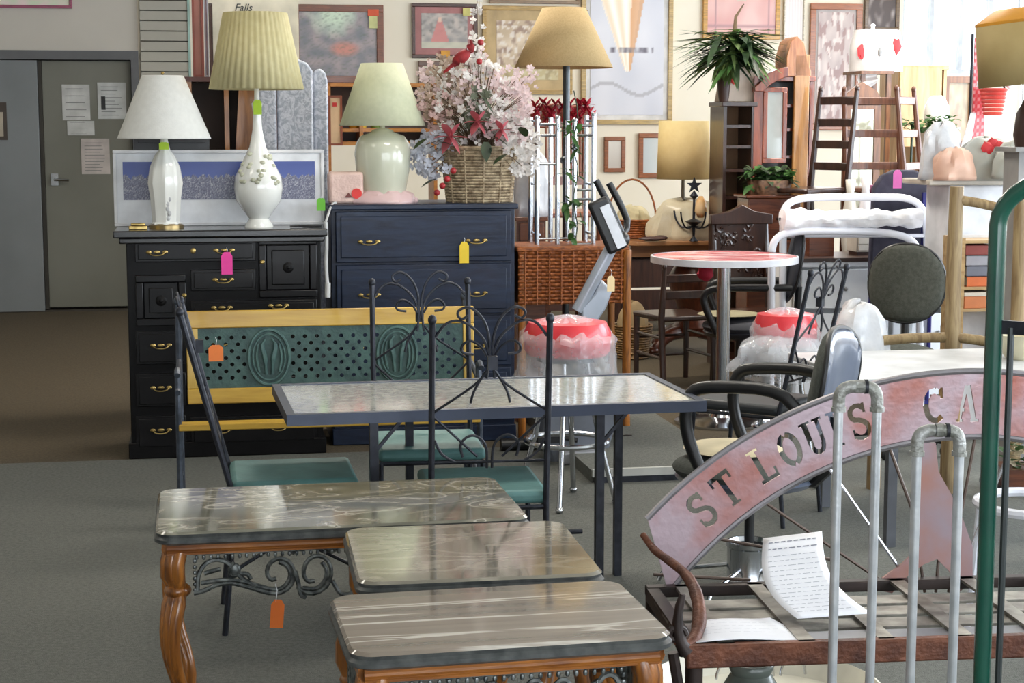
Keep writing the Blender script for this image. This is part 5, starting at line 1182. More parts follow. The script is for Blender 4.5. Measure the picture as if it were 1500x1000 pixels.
# bagged white shade with red marks on a wooden stand
O = P(1250, 300, 11.9); O.z = 0
t = thing('wooden_easel_stand', 'brown wooden stand under the bagged white lamp shade', 'stand', O, A)
x0, z0 = on(1262, 104, O); x1, _ = on(1306, 104, O)
obj('top', MB().bb(x0 - .02, x1, -.05, .3, z0 - .02, z0), brf, t); 
for x, y in ((x0, 0), (x1 - .03, 0), (x0, .26), (x1 - .03, .26)): obj('leg', MB().bb(x, x + .03, y, y + .03, 0, z0 - .02), brf, t)
O2 = O.copy(); ca = on(1252, 100, O); cb = on(1330, 100, O); ct = on(1290, 43, O)[1]
t = thing('bagged_lamp_shade', 'large white lamp shade in plastic with red print, in front of the high window', 'lamp shade', _MX['wooden_easel_stand'] @ Vector(((ca[0] + cb[0]) / 2, .1, z0)), A)
rw = (cb[0] - ca[0]) / 2; hh_ = ct - z0
obj('shade_cloth', MB().lathe([(rw, 0), (rw * 1.0, hh_ * .6), (rw * .84, hh_), (0, hh_)], 28, cap=False, sy=.6), M('white_shade_film', (246, 242, 240), .4, tr=.3, bump=.3), t)
obj('finial', MB().lathe([(0, 0), (.02, 0), (.012, .02), (.02, .035), (.0, .05)], 10, (-.03, 0, hh_)), paper, t)
for x, z, s in ((-.72, .45, 1), (.55, .6, 1.2), (-.1, .45, .6)): obj('red_print', MB().ell((x * rw, -math.sqrt(max(0, 1 - x * x)) * rw * .6 - .002, z * hh_), (.03 * s, .008, .045 * s), 10, 6, j=.5, seed=x), M('red_print', (216, 52, 58), .6) if s > .8 else M('grey_print', (150, 150, 150), .6), t)
obj('bag_tail', MB().grid(lambda u, v: Vector((-rw + .03 + u * rw * .7, -.10 + .02 * math.sin(v * 8), -.02 - v * .16 * (1 - u * .6))), 8, 8), M('white_shade_film', (246, 242, 240), .4, tr=.3), t)
# pale wood cabinet and framed picture under the window
t, w, h, O = cab('pale golden wooden cabinet under the high window', 1311, 96, 1381, 12.4, wood('pale_gold_wood', (206, 172, 122), (176, 134, 80), .4, 3, 'z'), d=.35)
a, b, z0, z1 = rect(1314, 98, 1379, 215, O)
obj('door', MB().bb(a, b, -.02, 0, z0, z1), wood('pale_gold_wood', (206, 172, 122), (176, 134, 80), .4, 3, 'z'), t, bevel=.004)
O = P(1381, 190, 12.6); t = thing('framed_picture', 'brown framed floral picture leaning under the window right of the pale cabinet', 'picture', (O.x, O.y, 0), A)
a, z1 = on(1381, 112, (O.x, O.y, 0)); b, z0 = on(1425, 215, (O.x, O.y, 0)); fm = frame_mb(b - a, z1 - z0, .045, -.02, .02, a, z0)
obj('frame', fm, brf, t); picture('print', b - a - .08, z1 - z0 - .08, brownp, t, 20, 30, a + .04, 0, z0 + .04)
bx = MB().bb(a, b, -.15, .3, 0, z0); bx.xf(_MX[t.name]); solo('storage_box', bx, M('brown_cardboard', (140, 112, 84), .8), 'brown cardboard box under the leaning floral picture', 'box')
for k, (px, yt, c_, lb) in enumerate(((1240, 262, (232, 226, 214), 'small cream vase on the dining table under the left ladder-back chair rails'), (1262, 258, (236, 232, 236), 'small white vase on the dining table under the middle ladder-back chair'), (1276, 270, (170, 80, 130), 'small magenta jar on the dining table beside the white vase'))):
    q = P(px, 285, 10.62); hq = P(px, yt, 10.62).z - .72
    tv = thing('small_vase', lb, 'vase', (q.x, 10.5, .72), 0, 'small vases on the dining table')
    obj('vase_body', MB().lathe([(0, 0), (.03, 0), (.05, hq * .3), (.045, hq * .6), (.022, hq * .85), (.03, hq)], 18, cap=False), M('vase%d' % k, c_, .3), tv, solid=.004)
# pale shade and greenery behind the right ladder-back chair
q = P(1372, 165, 11.6)
t = thing('white_vase', 'rounded white vase behind the right ladder-back chair with green leaves below', 'vase', (q.x, 11.6, P(1372, 186, 11.6).z), 0)
obj('bowl', MB().lathe([(0, 0), (.06, 0), (.085, .06), (.08, .14), (.05, .2), (.03, .21)], 24), cer, t)
t2 = thing('tall_pedestal', 'plain tan pedestal under the rounded white vase', 'stand', (q.x, 11.6, 0), A); obj('column', MB().bb(-.10, .10, -.10, .10, 0, P(1372, 186, 11.6).z - .02), beige, t2); obj('top', MB().bb(-.12, .12, -.12, .12, P(1372, 186, 11.6).z - .02, P(1372, 186, 11.6).z), beige, t2)
def bush(label, x, y, Y, r, n, seed, name='artificial_ivy'):
    c = P(x, y, Y); t = thing(name, label, 'plant', c, 0); m = MB(); rn = random.Random(seed)
    for k in range(n):
        a = rn.uniform(0, 2 * PI); leaf(m, Vector((rn.uniform(-r, r), rn.uniform(-.05, .05), rn.uniform(-.04, .04))), (math.cos(a), math.sin(a), rn.uniform(-.4, .7)), rn.uniform(.05, .09), .04, .3)
    obj('leaves', m, gl1, t, kind='stuff', flat=True); obj('stem', MB().tube([(0, 0, -c.z), (0, 0, .03)], .008).lathe([(0, 0), (.09, 0), (.09, .02), (.01, .03)], 16, (0, 0, -c.z)), gl2, t); return t
bush('green leafy sprig below the rounded white vase', 1376, 180, 11.3, .09, 60, 3); bush('pale green leafy sprig seen between the posts of the right ladder-back chair', 1336, 186, 11.2, .06, 40, 5)
# plastic bags heap
def heap(label, x, y, Y, rx, hgt, seed, mat=None, red=0):
    c = P(x, y, Y); return film('plastic_bag', label, c, (rx, rx * .7), hgt, seed, mat, red)
t, w = wood_table('long white folding table carrying bags at the far right', 1374, 1520, 300, 8.9, .74, M('white_laminate', (206, 209, 212), .35), .8, cut=.01, name='folding_table')
crate = thing('storage_tub', 'white storage tub with a pale lid on the folding table under the bags', 'tub', (P(1420, 300, 9.1).x, 9.15, .74), A)
zc = P(1400, 262, 9.1).z - .74
obj('tub_body', MB().bb(-.15, .22, -.10, .2, 0, zc - .03), M('white_tub', (226, 226, 230), .5), crate, bevel=.015); obj('tub_lid', MB().bb(-.28, .34, -.14, .22, zc - .03, zc), M('pale_tub_lid', (200, 190, 176), .4), crate, bevel=.008)
heap('white plastic bag heaped on the storage tub, leftmost', 1378, 263, 9.05, .12, .30, 51)
heap('peach tinted plastic bag in front of the leftmost white bag on the tub', 1396, 264, 8.98, .11, .17, 52, M('peach_plastic', (240, 204, 184), .4, c2=(228, 186, 164), tr=.2))
heap('greyish clear plastic bag with red berries on the tub', 1440, 264, 9.05, .16, .22, 53, M('grey_clear_plastic', (196, 196, 188), .35, c2=(176, 178, 170), tr=.2), red=5)
heap('clear bag with red print at the right edge under the drum lamp shade', 1488, 262, 8.9, .12, .20, 54, M('grey_clear_plastic', (196, 196, 188), .35), red=3)
# red gingham fabric hanging, and red ribbed decoration
c = P(1428, 130, 9.5)
def ging(s, u): return (214, 70, 78) if (int(s * 5) + int(u * 30)) % 2 else mixc((240, 200, 200), (200, 60, 70), .3 + .4 * (int(u * 30) % 2))
t = thing('gingham_streamer', 'long red and white checked cloth streamer hanging left of the edge lamp', 'cloth', P(1432, 208, 9.5), A)
hgt = P(1428, 55, 9.5).z - P(1428, 208, 9.5).z
picture('checked_cloth', .07, hgt, ging, t, 15, 90, -.035, 0, 0); obj('stick', MB().tube([(-.045, .01, -(P(1432, 208, 9.5).z)), (-.045, .01, hgt + .02)], .008), iron, t)
obj('backing', MB().bb(-.035, .035, .003, .008, 0, hgt), M('pink_cloth', (222, 120, 124), .8), t)
t = thing('red_basket', 'small red ribbed basket hanging beside the checked streamer', 'basket', P(1454, 166, 9.4), A)
mb = MB()
for k in range(7): mb.tube([((.045 + .022 * k / 6) * math.cos(a * PI / 9), (.045 + .022 * k / 6) * math.sin(a * PI / 9), k * .021) for a in range(18)], .0095, 5, closed=True)
obj('ribs', mb, M('coral_red', (216, 78, 66), .5, c2=(190, 56, 50)), t, kind='stuff'); obj('hanger', MB().tube([(-.065, 0, .13), (-.05, 0, .19), (.05, 0, .19), (.065, 0, .13)], .006, smooth=1), t and iron, t)
for s in (-1, 1): obj('white_bow', MB().ell((s * .085, -.02, .155), (.022, .012, .022), j=.4, seed=s), paper, t)
obj('hanging_wire', MB().tube([(0, 0, .19), (0, 0, .5)], .002, 4), iron, t)
# lamp at right edge
Ye = 7.3; q = P(1508, 125, Ye); zb, zt_ = P(1480, 122, Ye).z, P(1480, 28, Ye).z
t = thing('table_lamp', 'tan drum lamp with orange rim trim at the right edge of the view', 'lamp', (q.x, Ye, P(1500, 215, Ye).z), 0)
oz = P(1500, 215, Ye).z; r = px_r(76, Ye)
tl = Matrix.Translation((0, 0, (zb + zt_) / 2 - oz)) @ Matrix.Rotation(R(-6), 4, 'Y') @ Matrix.Translation((0, 0, -(zb + zt_) / 2 + oz))
obj('lamp_shade', MB().lathe([(r, zb - oz), (r * .98, zt_ - oz)], 40, cap=False).xf(tl), M('olive_tan_shade', (186, 166, 116), .8, c2=(172, 152, 102), tr=.25), t, solid=.003)
obj('rim_trim', MB().lathe([(r * .99, zt_ - oz - .012), (r * .99, zt_ - oz), (r * .6, zt_ - oz + .05), (r * .58, zt_ - oz + .05)], 40, cap=False).xf(tl), M('orange_trim', (226, 160, 50), .5, tr=.3), t)
obj('lamp_body', MB().lathe([(0, 0), (.05, 0), (.06, .05), (.05, .14), (.02, .2), (.012, zb - oz + .05)], 20), M('dark_brown_vase', (62, 40, 32), .4), t)
# stand for edge lamp
t = thing('white_pedestal', 'grey pedestal under the tan lamp at the right edge', 'stand', (q.x, Ye, 0), A); obj('column', MB().bb(-.07, .07, -.07, .07, 0, oz - .02), M('grey_tub', (150, 148, 146), .5), t); obj('top', MB().bb(-.10, .10, -.10, .10, oz - .02, oz), M('grey_tub', (150, 148, 146), .5), t)
# white drape strip
a = P(1394, 265, 9.3)
mb = MB().quad(P(1392, 268, 9.3), P(1412, 268, 9.3), P(1430, 165, 9.4), P(1422, 165, 9.4))
solo('white_cloth_strip', mb, whitep, 'narrow white cloth strip hanging below the checked streamer', 'cloth', solid=.004)

# ================================================================ WHITE BED FRAME ENDS, WHITE CABINET
Yb = 9.15; O = P(1130, 300, Yb); O.z = 0
wm = M('white_enamel_tube', (236, 238, 246), .25, c2=(226, 228, 238), coat=.4)
def bed_end(label, pts, Y, ins, group='white metal bed ends'):
    O = P(pts[0][0], 300, Y); O.z = 0; t = thing('bed_end', label, 'bed frame', O, A)
    q = [Vector((on(x, y, O)[0], 0, on(x, y, O)[1])) for x, y in pts]; q[0].z = 0; q[-1].z = 0
    obj('arched_tube', MB().tube(q, .021, 12, smooth=2), wm, t)
    for p_ in ins:
        qq = [Vector((on(x, y, O)[0], 0.0, on(x, y, O)[1])) for x, y in p_]; obj('inner_rod', MB().tube(qq, .011, 8, smooth=2), wm, t)
    return t
bed_end('taller white metal bed end with a broad rounded arch, behind the white quilt', [(1147, 520), (1147, 330), (1148, 302), (1170, 290), (1210, 289), (1290, 289), (1330, 289), (1352, 303), (1359, 335), (1358, 540)], 9.44, [[(1300, 330), (1312, 315), (1326, 312), (1338, 322), (1342, 330)], [(1147, 345), (1357, 345)]])
bed_end('lower white metal bed end with a rounded arch, nearer than the quilt', [(1130, 520), (1130, 385), (1132, 350), (1160, 338), (1230, 338), (1300, 340), (1338, 350), (1346, 375), (1350, 540)], 9.34, [])
O = P(1142, 337, 9.37)
t = thing('folded_quilt', 'lumpy white quilt in plastic draped along the white bed ends', 'quilt', (O.x, O.y, O.z), A)
w = on(1350, 330, O)[0]
obj('quilt_cloth', MB().grid(lambda u, v: Vector((u * w, -.06 * math.cos(2 * PI * v) * (1 if 0 < u < 1 else .2) + .02 * noise.noise(Vector((u * 11, v * 4, 2))), .058 + (.056 - .012 * u + .010 * math.sin(u * 15) + .02 * noise.noise(Vector((u * 5, 1, 1)))) * math.sin(2 * PI * v) * (1 if 0 < u < 1 else .2) + .012 * noise.noise(Vector((u * 17, math.sin(v * 6.28) * 2, 5))))), 60, 20), M('white_quilt', (244, 244, 246), .5, c2=(232, 232, 236), bump=.4), t)
t, w, h, O = cab('long white cabinet with drawers and dark top behind the bed ends', 1166, 382, 1445, 9.75, M('white_cabinet_paint', (246, 248, 250), .4, c2=(238, 240, 244)), d=.45, name='white_cabinet')
obj('dark_top', MB().bb(-.02, w + .02, -.02, .47, h, h + .022), M('dark_laminate', (70, 52, 46), .3), t)
for yy0, yy1 in ((393, 452), (457, 515)):
    for xx0, xx1 in ((1172, 1300), (1305, 1438)):
        a, b, z0, z1 = rect(xx0, yy0, xx1, yy1, O); d_ = obj('drawer', MB().bb(a, b, -.018, .0, z0, z1), M('white_cabinet_paint', (226, 230, 234), .4), t, bevel=.004)
        obj('knob', MB().ell(((a + b) / 2, -.03, (z0 + z1) / 2), (.013, .013, .013)), M('grey_knob', (150, 150, 150), .3, .5), d_)
CTO = _MX[t.name].copy(); CTZ = h + .022
def on_cab(name, label, cat, x0, x1, y0, dy, mat, d=.16, y1=382):
    q = CTO @ Vector((0, dy, CTZ)); a = on(x0, y0, q); b = on(x1, y0, q)
    t = thing(name, label, cat, q + Vector((math.cos(A), math.sin(A), 0)) * a[0], A); w = b[0] - a[0]; h = a[1]
    return t, w, h
t, w, h = on_cab('brown_box', 'dark brown open box on the white cabinet behind the lower bed end', 'box', 1186, 1222, 345, .12, None)
obj('box_body', MB().bb(0, w, 0, .012, 0, h).bb(0, w, .18, .19, 0, h).bb(0, .012, .012, .18, 0, h).bb(w - .012, w, .012, .18, 0, h).bb(0.012, w - .012, .012, .18, 0, .01), walnut, t)
t, w, h = on_cab('cream_drawer_chest', 'small cream chest on the white cabinet seen through the lower bed end', 'box', 1255, 1320, 343, .14, None)
crm = M('cream_painted_box', (206, 198, 186), .5)
obj('body', MB().bb(0, w, 0, .16, 0.02, h), crm, t, bevel=.004); obj('drawer', MB().bb(.01, w - .01, -.008, 0, .03, h * .5), crm, t, bevel=.002); obj('drawer', MB().bb(.01, w - .01, -.008, 0, h * .54, h - .01), crm, t, bevel=.002); obj('foot', MB().bb(0.01, w - .01, 0.01, .15, 0, .02), dkw, t)
# dark upholstered chair back with pink tag
q = P(1312, 300, 9.75)
t = thing('dark_upholstered_chair', 'dark blue upholstered chair back rising behind the white bed end, pink tag on it', 'chair', Vector((q.x, 9.63, 0)), A)
nb = M('navy_upholstery', (58, 56, 72), .7, c2=(46, 44, 62), scale=20)
hz = on(1312, 249, Vector((q.x, 9.63, 0)))[1]
obj('backrest', MB().prism([(-.17, .7), (.19, .7), (.19, hz - .10), (.15, hz - .03), (.08, hz), (-.04, hz), (-.11, hz - .03), (-.16, hz - .10)], 0, .05), nb, t, bevel=.012)
obj('seat', MB().bb(-.17, .17, -.12, .0, .62, .68), nb, t, bevel=.015)
for s in (-1, 1): obj('back_post', MB().tube([(s * .15, .03, 0), (s * .15, .03, .8)], .014), M('deep_blue_tube', (46, 44, 120), .4), t); obj('leg', MB().tube([(s * .15, -.1, 0), (s * .15, -.1, .63)], .012), M('deep_blue_tube', (46, 44, 120), .4), t)
tag('price_tag', 'bright pink tag on the dark blue upholstered chair behind the bed ends', 1315, 249, 9.5, .05, .10, (240, 120, 200), string=.0)
# blue upright panel right of the bed
t = thing('blue_panel', 'deep blue narrow board standing right of the taller bed end', 'board', P(1352, 300, 9.6) * 1 - Vector((0, 0, P(1352, 300, 9.6).z)), A)
obj('board', MB().bb(0, .045, 0, .02, 0, P(1352, 282, 9.6).z), M('deep_blue_paint', (44, 44, 118), .4), t); obj('foot', MB().bb(-.03, .07, -.06, .08, 0, .02), M('deep_blue_paint', (44, 44, 118), .4), t)
# ================================================================ OFFICE CHAIRS
def shell(w, h, th, curve, n=14, m=12, round_=2.6):
    mb = MB(); V = []
    def pt(u, v, side):
        x = (u - .5) * w; z = (v - .5) * h; k = (abs(2 * u - 1) ** round_ + abs(2 * v - 1) ** round_)
        s = 1.0 if k <= 1 else k ** (-1 / round_); x *= s; z *= s
        edge = max(0, 1 - min(1, k)) ** .35
        return Vector((x, curve * (x / w * 2) ** 2 * -1 + side * th / 2 * edge, z))
    a = MB().grid(lambda u, v: pt(u, v, 1), n, m); b = MB().grid(lambda u, v: pt(u, v, -1), n, m)
    return a, b
def office_chair(name, label, loc, rz, fab, shellm, back=(.42, .44), rnd_=2.6, arm=(.205, .20), bz=.80, seat=(.48, .46), sz=.45, arms=True, base='legs', armm=None, lean=-10, group='office chairs', by=-.24):
    t = thing(name, label, 'chair', loc, rz, group)
    fr, bk = shell(back[0], back[1], .055, .05, round_=rnd_)
    T = Matrix.Translation((0, by, bz)) @ Matrix.Rotation(R(-lean), 4, 'X')
    obj('back_cushion', fr.xf(T), fab, t, solid=.012); obj('back_shell', bk.xf(T), shellm, t, solid=.008)
    ed = MB(); pts = []
    for k in range(40):
        a = 2 * PI * k / 40; c, s = math.cos(a), math.sin(a); q = (abs(c) ** rnd_ + abs(s) ** rnd_) ** (-1 / rnd_); x, z = c * q * back[0] / 2, s * q * back[1] / 2
        pts.append(T @ Vector((x, -.05 * (x / back[0] * 2) ** 2, z)))
    ed.tube(pts, .009, 6, closed=True); obj('edge_piping', ed, black_pl, t)
    w, d = seat
    obj('seat', MB().ell((0, .02, sz - .03), (w / 2, d / 2, .055), 24, 10), fab, t); obj('seat_pan', MB().ell((0, .02, sz - .06), (w / 2 * .96, d / 2 * .96, .05), 24, 8), shellm, t)
    obj('back_bracket', MB().tube([(0, -.05, sz - .07), (0, by - .03, sz - .05), (0, by - .04, bz - back[1] * .3)], .02, 8, smooth=1), black_pl, t)
    if arms:
        for s in (-1, 1):
            x = s * (w / 2 + .02)
            obj('armrest', MB().tube([(x * .9, by + .0, bz - .12), (x, by + .06, sz + arm[0] + .005), (x, arm[1] - .08, sz + arm[0]), (x, arm[1] - .01, sz + arm[0] - .025), (x, arm[1], sz + .12), (x * .98, arm[1] - .08, sz - .05)], .021, 10, smooth=2), armm or black_pl, t)
    if base == 'legs':
        for sx in (-1, 1):
            for sy in (-1, 1): obj('leg', MB().tube([(sx * .12, sy * .10, sz - .08), (sx * .20, sy * .18, .3), (sx * .26, sy * .25, .012)], .011, 8, smooth=1).ell((sx * .26, sy * .25, .012), (.016, .016, .012)), iron, t)
        obj('cross_tube', MB().tube([(-.12, -.1, sz - .08), (.12, .1, sz - .08)], .012).tube([(.12, -.1, sz - .08), (-.12, .1, sz - .08)], .012), chrome, t)
    elif base == 'drum':
        obj('column', MB().tube([(0, 0, .14), (0, 0, sz - .07)], .017, 12), black_pl, t)
        obj('base_drum', MB().lathe([(0, .02), (.078, .02), (.078, .03), (.074, .04), (.074, .145), (.078, .15), (.078, .165), (.07, .165), (.064, .15), (0, .15)], 32), chrome, t)
        for k in range(5):
            a = 2 * PI * k / 5 + .5; s = Vector((math.cos(a), math.sin(a), 0)); obj('base_arm', MB().tube([s * .07 + Vector((0, 0, .08)), s * .29 + Vector((0, 0, .045)), s * .31 + Vector((0, 0, .008))], .008, 8), chrome, t)
    else:
        obj('column', MB().tube([(0, 0, .08), (0, 0, sz - .07)], .028, 12), black_pl, t)
        for k in range(5):
            a = 2 * PI * k / 5 + .3; s = Vector((math.cos(a), math.sin(a), 0))
            f = obj('base_arm', MB().tube([Vector((0, 0, .11)), s * .26 + Vector((0, 0, .075))], [.024, .016], 8), armm or black_pl, t)
            obj('caster', MB().ell(s * .26 + Vector((0, 0, .028)), (.024, .024, .028), 10, 6), black_pl, f)
    return t
cq = P(1080, 640, 6.2)
t = office_chair('office_chair', 'black office armchair with a glossy grey back shell, behind the iron sign bench', Vector((P(1100, 640, 5.66).x, 5.66, 0)), R(64), M('grey_green_fabric', (84, 88, 84), .9, c2=(70, 74, 70), scale=60, bump=.2), M('blue_grey_shell', (96, 104, 122), .28, c2=(86, 94, 112), coat=.3), back=(.44, .37), bz=.725, seat=(.44, .50), sz=.445, by=-.25, arm=(.28, .15), base='drum')
# tan cushion on it
solo('seat_cushion', MB().ell((P(1075, 635, 5.7).x, 5.72, .474), (.17, .17, .016), 20, 8), M('tan_cushion', (208, 196, 164), .8), 'tan cushion lying on the seat of the nearest office armchair', 'cushion')
office_chair('office_chair', 'grey-green fabric task chair without arms left of the log post', Vector((P(1312, 500, 8.2).x, 8.15, 0)), R(158), M('olive_grey_fabric', (78, 80, 72), .9, c2=(64, 66, 58), scale=60, bump=.2), M('pale_blue_shell', (120, 130, 150), .3), rnd_=2.2, back=(.37, .38), bz=.80, seat=(.42, .40), sz=.50, arms=False, base='star', lean=-6, by=-.17)
office_chair('office_chair', 'dark swivel armchair behind the red round table, its back seen edge-on', Vector((P(1085, 470, 9.6).x, 9.6, 0)), R(80), M('charcoal_fabric', (62, 64, 72), .8, c2=(46, 48, 56)), M('dark_shell', (50, 52, 60), .35), back=(.40, .44), bz=.80, seat=(.42, .40), sz=.47, base='star', by=-.28)
solo('seat_cushion', MB().ell((P(1068, 456, 9.6).x, 9.6, .508), (.18, .16, .014), 20, 8), M('khaki_cushion', (150, 142, 112), .8), 'khaki pad lying on the seat of the swivel armchair under the red round table', 'cushion')

# ================================================================ RUSTIC LOG FRAME
Ylg = 7.2; O = P(1401, 300, Ylg); O.z = 0
logm = wood('peeled_log', (164, 142, 102), (112, 88, 58), .55, 5, 'z', .1)
t = thing('log_frame', 'rustic peeled log frame with posts and rails behind the green headboard', 'log frame', O, R(-14))
def lo(x, y): return on(x, y, O, R(-14))
z = lo(1401, 273)[1]
obj('post', MB().tube([(0, 0, 0), (.006, 0, z * .35), (-.004, 0, z * .7), (0, 0, z)], [.036, .033, .031, .029], 12, smooth=1), logm, t)
x2 = lo(1492, 400)[0]; obj('post', MB().tube([(x2, 0, 0), (x2 + .005, 0, z * .5), (x2, 0, z)], [.036, .031, .029], 12), logm, t)
x3 = lo(1285, 500)[0]; obj('post', MB().tube([(x3, 0, 0), (x3, 0, lo(1290, 508)[1])], .03, 12), logm, t)
for y0, y1, xa, xb, r in ((292, 309, 1401, 1480, .021), (499, 494, 1287, 1401, .022), (494, 508, 1401, 1480, .022)):
    a = lo(xa, y0); b = lo(xb, y1); obj('rail', MB().tube([(a[0], 0, a[1]), ((a[0] + b[0]) / 2, .004, (a[1] + b[1]) / 2 + .006), (b[0], 0, b[1])], r, 10, smooth=1), logm, t)

# ================================================================ WHITE TABLE behind the sign bench
a = Z(1255, 556, .64); b = Z(1446, 548, .64); bk = Z(1280, 518, .64)
t = thing('white_table', 'white laminate table between the sign bench and the log frame', 'table', (a.x, a.y, 0), A)
w = 1.15; d = (bk - a).length * 1.02
wl = M('white_laminate', (206, 209, 212), .35)
obj('table_top', MB().bb(0, w, 0, d, .615, .64), wl, t, bevel=.004)
for x, y in ((.16, .04), (w - .04, .04), (w - .04, d - .04), (.16, d - .04)): obj('leg', MB().bb(x - .018, x + .018, y - .018, y + .018, 0, .615), M('grey_leg', (110, 112, 118), .4, .5), t)
WT = _MX[t.name].copy()
# things to the right, seen between green tube and frame edge
sh = thing('bookshelf', 'tan shelf unit with books and boxes between the log post and the green headboard', 'bookshelf', (P(1408, 400, 8.4).x, 8.4, 0), A)
sw = on(1525, 400, (P(1408, 400, 8.4).x, 8.4, 0))[0]; zt_ = on(1430, 348, (P(1408, 400, 8.4).x, 8.4, 0))[1]
tanw = wood('tan_shelf_wood', (190, 160, 112), (156, 124, 80), .5, 4, 'x')
obj('side_panel', MB().bb(0, .018, 0, .22, 0, zt_), tanw, sh); obj('side_panel', MB().bb(sw - .018, sw, 0, .22, 0, zt_), tanw, sh); obj('back_panel', MB().bb(.018, sw - .018, .21, .22, 0, zt_), M('white_back', (222, 222, 224), .6), sh)
SO = (P(1408, 400, 8.4).x, 8.4, 0)
for y in (352, 420, 452, 520):
    z = on(1430, y, SO)[1]; obj('shelf', MB().bb(.018, sw - .018, 0, .21, z - .015, z), tanw, sh)
for k, (y0, y1, y_b, c_, lb, nm, ct) in enumerate(((360, 378, 0, (146, 66, 58), 'dark red book lying topmost in the stack on the tan shelf unit', 'book', 'book'), (379, 389, 0, (170, 168, 176), 'pale grey book in the middle of the stack on the tan shelf unit', 'book', 'book'), (390, 402, 0, (118, 120, 132), 'slate grey book in the stack on the tan shelf unit', 'book', 'book'), (403, 419, 0, (224, 112, 50), 'orange book lowest in the stack on the tan shelf unit', 'book', 'book'))):
    z0 = on(1430, 420, SO)[1] + (3 - k) * .052; hh_ = .05
    t = thing(nm, lb, ct, _MX[sh.name] @ Vector((.025 + .004 * k, .01, z0)), A + .02 * (k - 1.5), 'books stacked on the tan shelf unit')
    obj('cover', MB().bb(0, .14, 0, .004, 0, hh_).bb(0, .14, 0, .17, 0, .004).bb(0, .14, 0, .17, hh_ - .004, hh_), M('bk%d' % k, c_, .6), t); obj('pages', MB().bb(.003, .137, .004, .166, .004, hh_ - .004), paper, t)
t = thing('orange_box', 'orange and cream box on the lower board of the tan shelf unit', 'box', _MX[sh.name] @ Vector((.025, .01, on(1430, 452, SO)[1])), A)
obj('body', MB().bb(0, .15, 0, .16, 0, .075), M('orange_card', (214, 130, 80), .7), t, bevel=.003); obj('lid', MB().bb(-.003, .153, -.003, .163, .06, .08), M('cream_card', (222, 212, 196), .7), t, bevel=.003)
# clutter at the far right edge on the white table and beyond
rnd = random.Random(17)
t = thing('patterned_curtain', 'brown and mauve striped cloth hanging at the right edge behind the log frame', 'cloth', (P(1470, 400, 8.0).x, 8.0, P(1470, 500, 8.0).z), A)
def strp(s, u): return mixc(mixc((122, 104, 88), (96, 70, 74), .5 + .5 * math.sin(s * 22)), (176, 160, 120), max(0, nz(s, u, 12, 6)))
picture('striped_cloth', .26, P(1470, 325, 8.0).z - P(1470, 500, 8.0).z, strp, t, 40, 30); obj('hanging_rod', MB().tube([(-.02, 0.02, P(1470, 325, 8.0).z - P(1470, 500, 8.0).z), (.3, 0.02, P(1470, 325, 8.0).z - P(1470, 500, 8.0).z)], .01), iron, t)
obj('backing', MB().bb(0, .26, .004, .012, 0, P(1470, 325, 8.0).z - P(1470, 500, 8.0).z), walnut, t)
for x in (0.0, .27): obj('upright', MB().tube([(x, .025, -P(1470, 500, 8.0).z), (x, .025, P(1470, 325, 8.0).z - P(1470, 500, 8.0).z)], .01), iron, t)
p = P(1493, 520, 6.75); 
t = thing('cream_bowl', 'cream bowl on the white table at the right edge', 'bowl', (p.x, 6.75, .64), 0)
obj('bowl_body', MB().lathe([(0, 0), (.05, 0), (.09, .05), (.11, .10), (.10, .10), (.08, .05), (0, .015)], 24), M('cream_ceramic', (214, 206, 176), .3), t)
t = thing('floral_basket', 'green and cream floral arrangement under the white table at the right edge', 'flower arrangement', (P(1492, 700, 5.9).x, 5.9, P(1492, 708, 5.9).z), 0)
obj('brown_box', MB().bb(-.07, .12, -.06, .1, 0, .06), walnut, t); m1_, m2_ = MB(), MB()
for k in range(60):
    a = rnd.uniform(0, 2 * PI); leaf(m1_ if k % 2 else m2_, (rnd.uniform(-.04, .08), rnd.uniform(-.05, .05), .06 + rnd.uniform(0, .12)), (math.cos(a), math.sin(a), rnd.uniform(0, 1)), .06, .03, .2)
obj('leaves', m1_, gl1, t, kind='stuff', flat=True); obj('cream_petals', m2_, M('cream_petal', (226, 210, 180), .7), t, kind='stuff', flat=True)
zs_ = P(1492, 708, 5.9).z
stl = thing('low_stand', 'low black metal stand carrying the floral arrangement', 'stand', (P(1492, 700, 5.9).x, 5.9, 0), A); obj('top', MB().bb(-.09, .14, -.08, .12, zs_ - .015, zs_), iron, stl)
for x in (-.08, .13):
    for y in (-.07, .11): obj('leg', MB().tube([(x, y, 0), (x, y, zs_ - .015)], .008), iron, stl)

# white ring table base seen between the green tube and the frame edge
q = P(1478, 738, 5.0); q2 = Vector((q.x + .08, 5.0, 0)); zq = q.z
t = thing('white_ring_stand', 'white metal ring stand low on the floor behind the green headboard', 'stand', q2, 0)
obj('ring', MB().tube([(.17 * math.cos(a * PI / 16), .17 * math.sin(a * PI / 16), zq) for a in range(32)], .015, 8, closed=True), wm, t)
for k in range(3):
    a = k * 2 * PI / 3 + .4; obj('leg', MB().tube([(.17 * math.cos(a), .17 * math.sin(a), zq), (.2 * math.cos(a), .2 * math.sin(a), .01)], .011), wm, t)
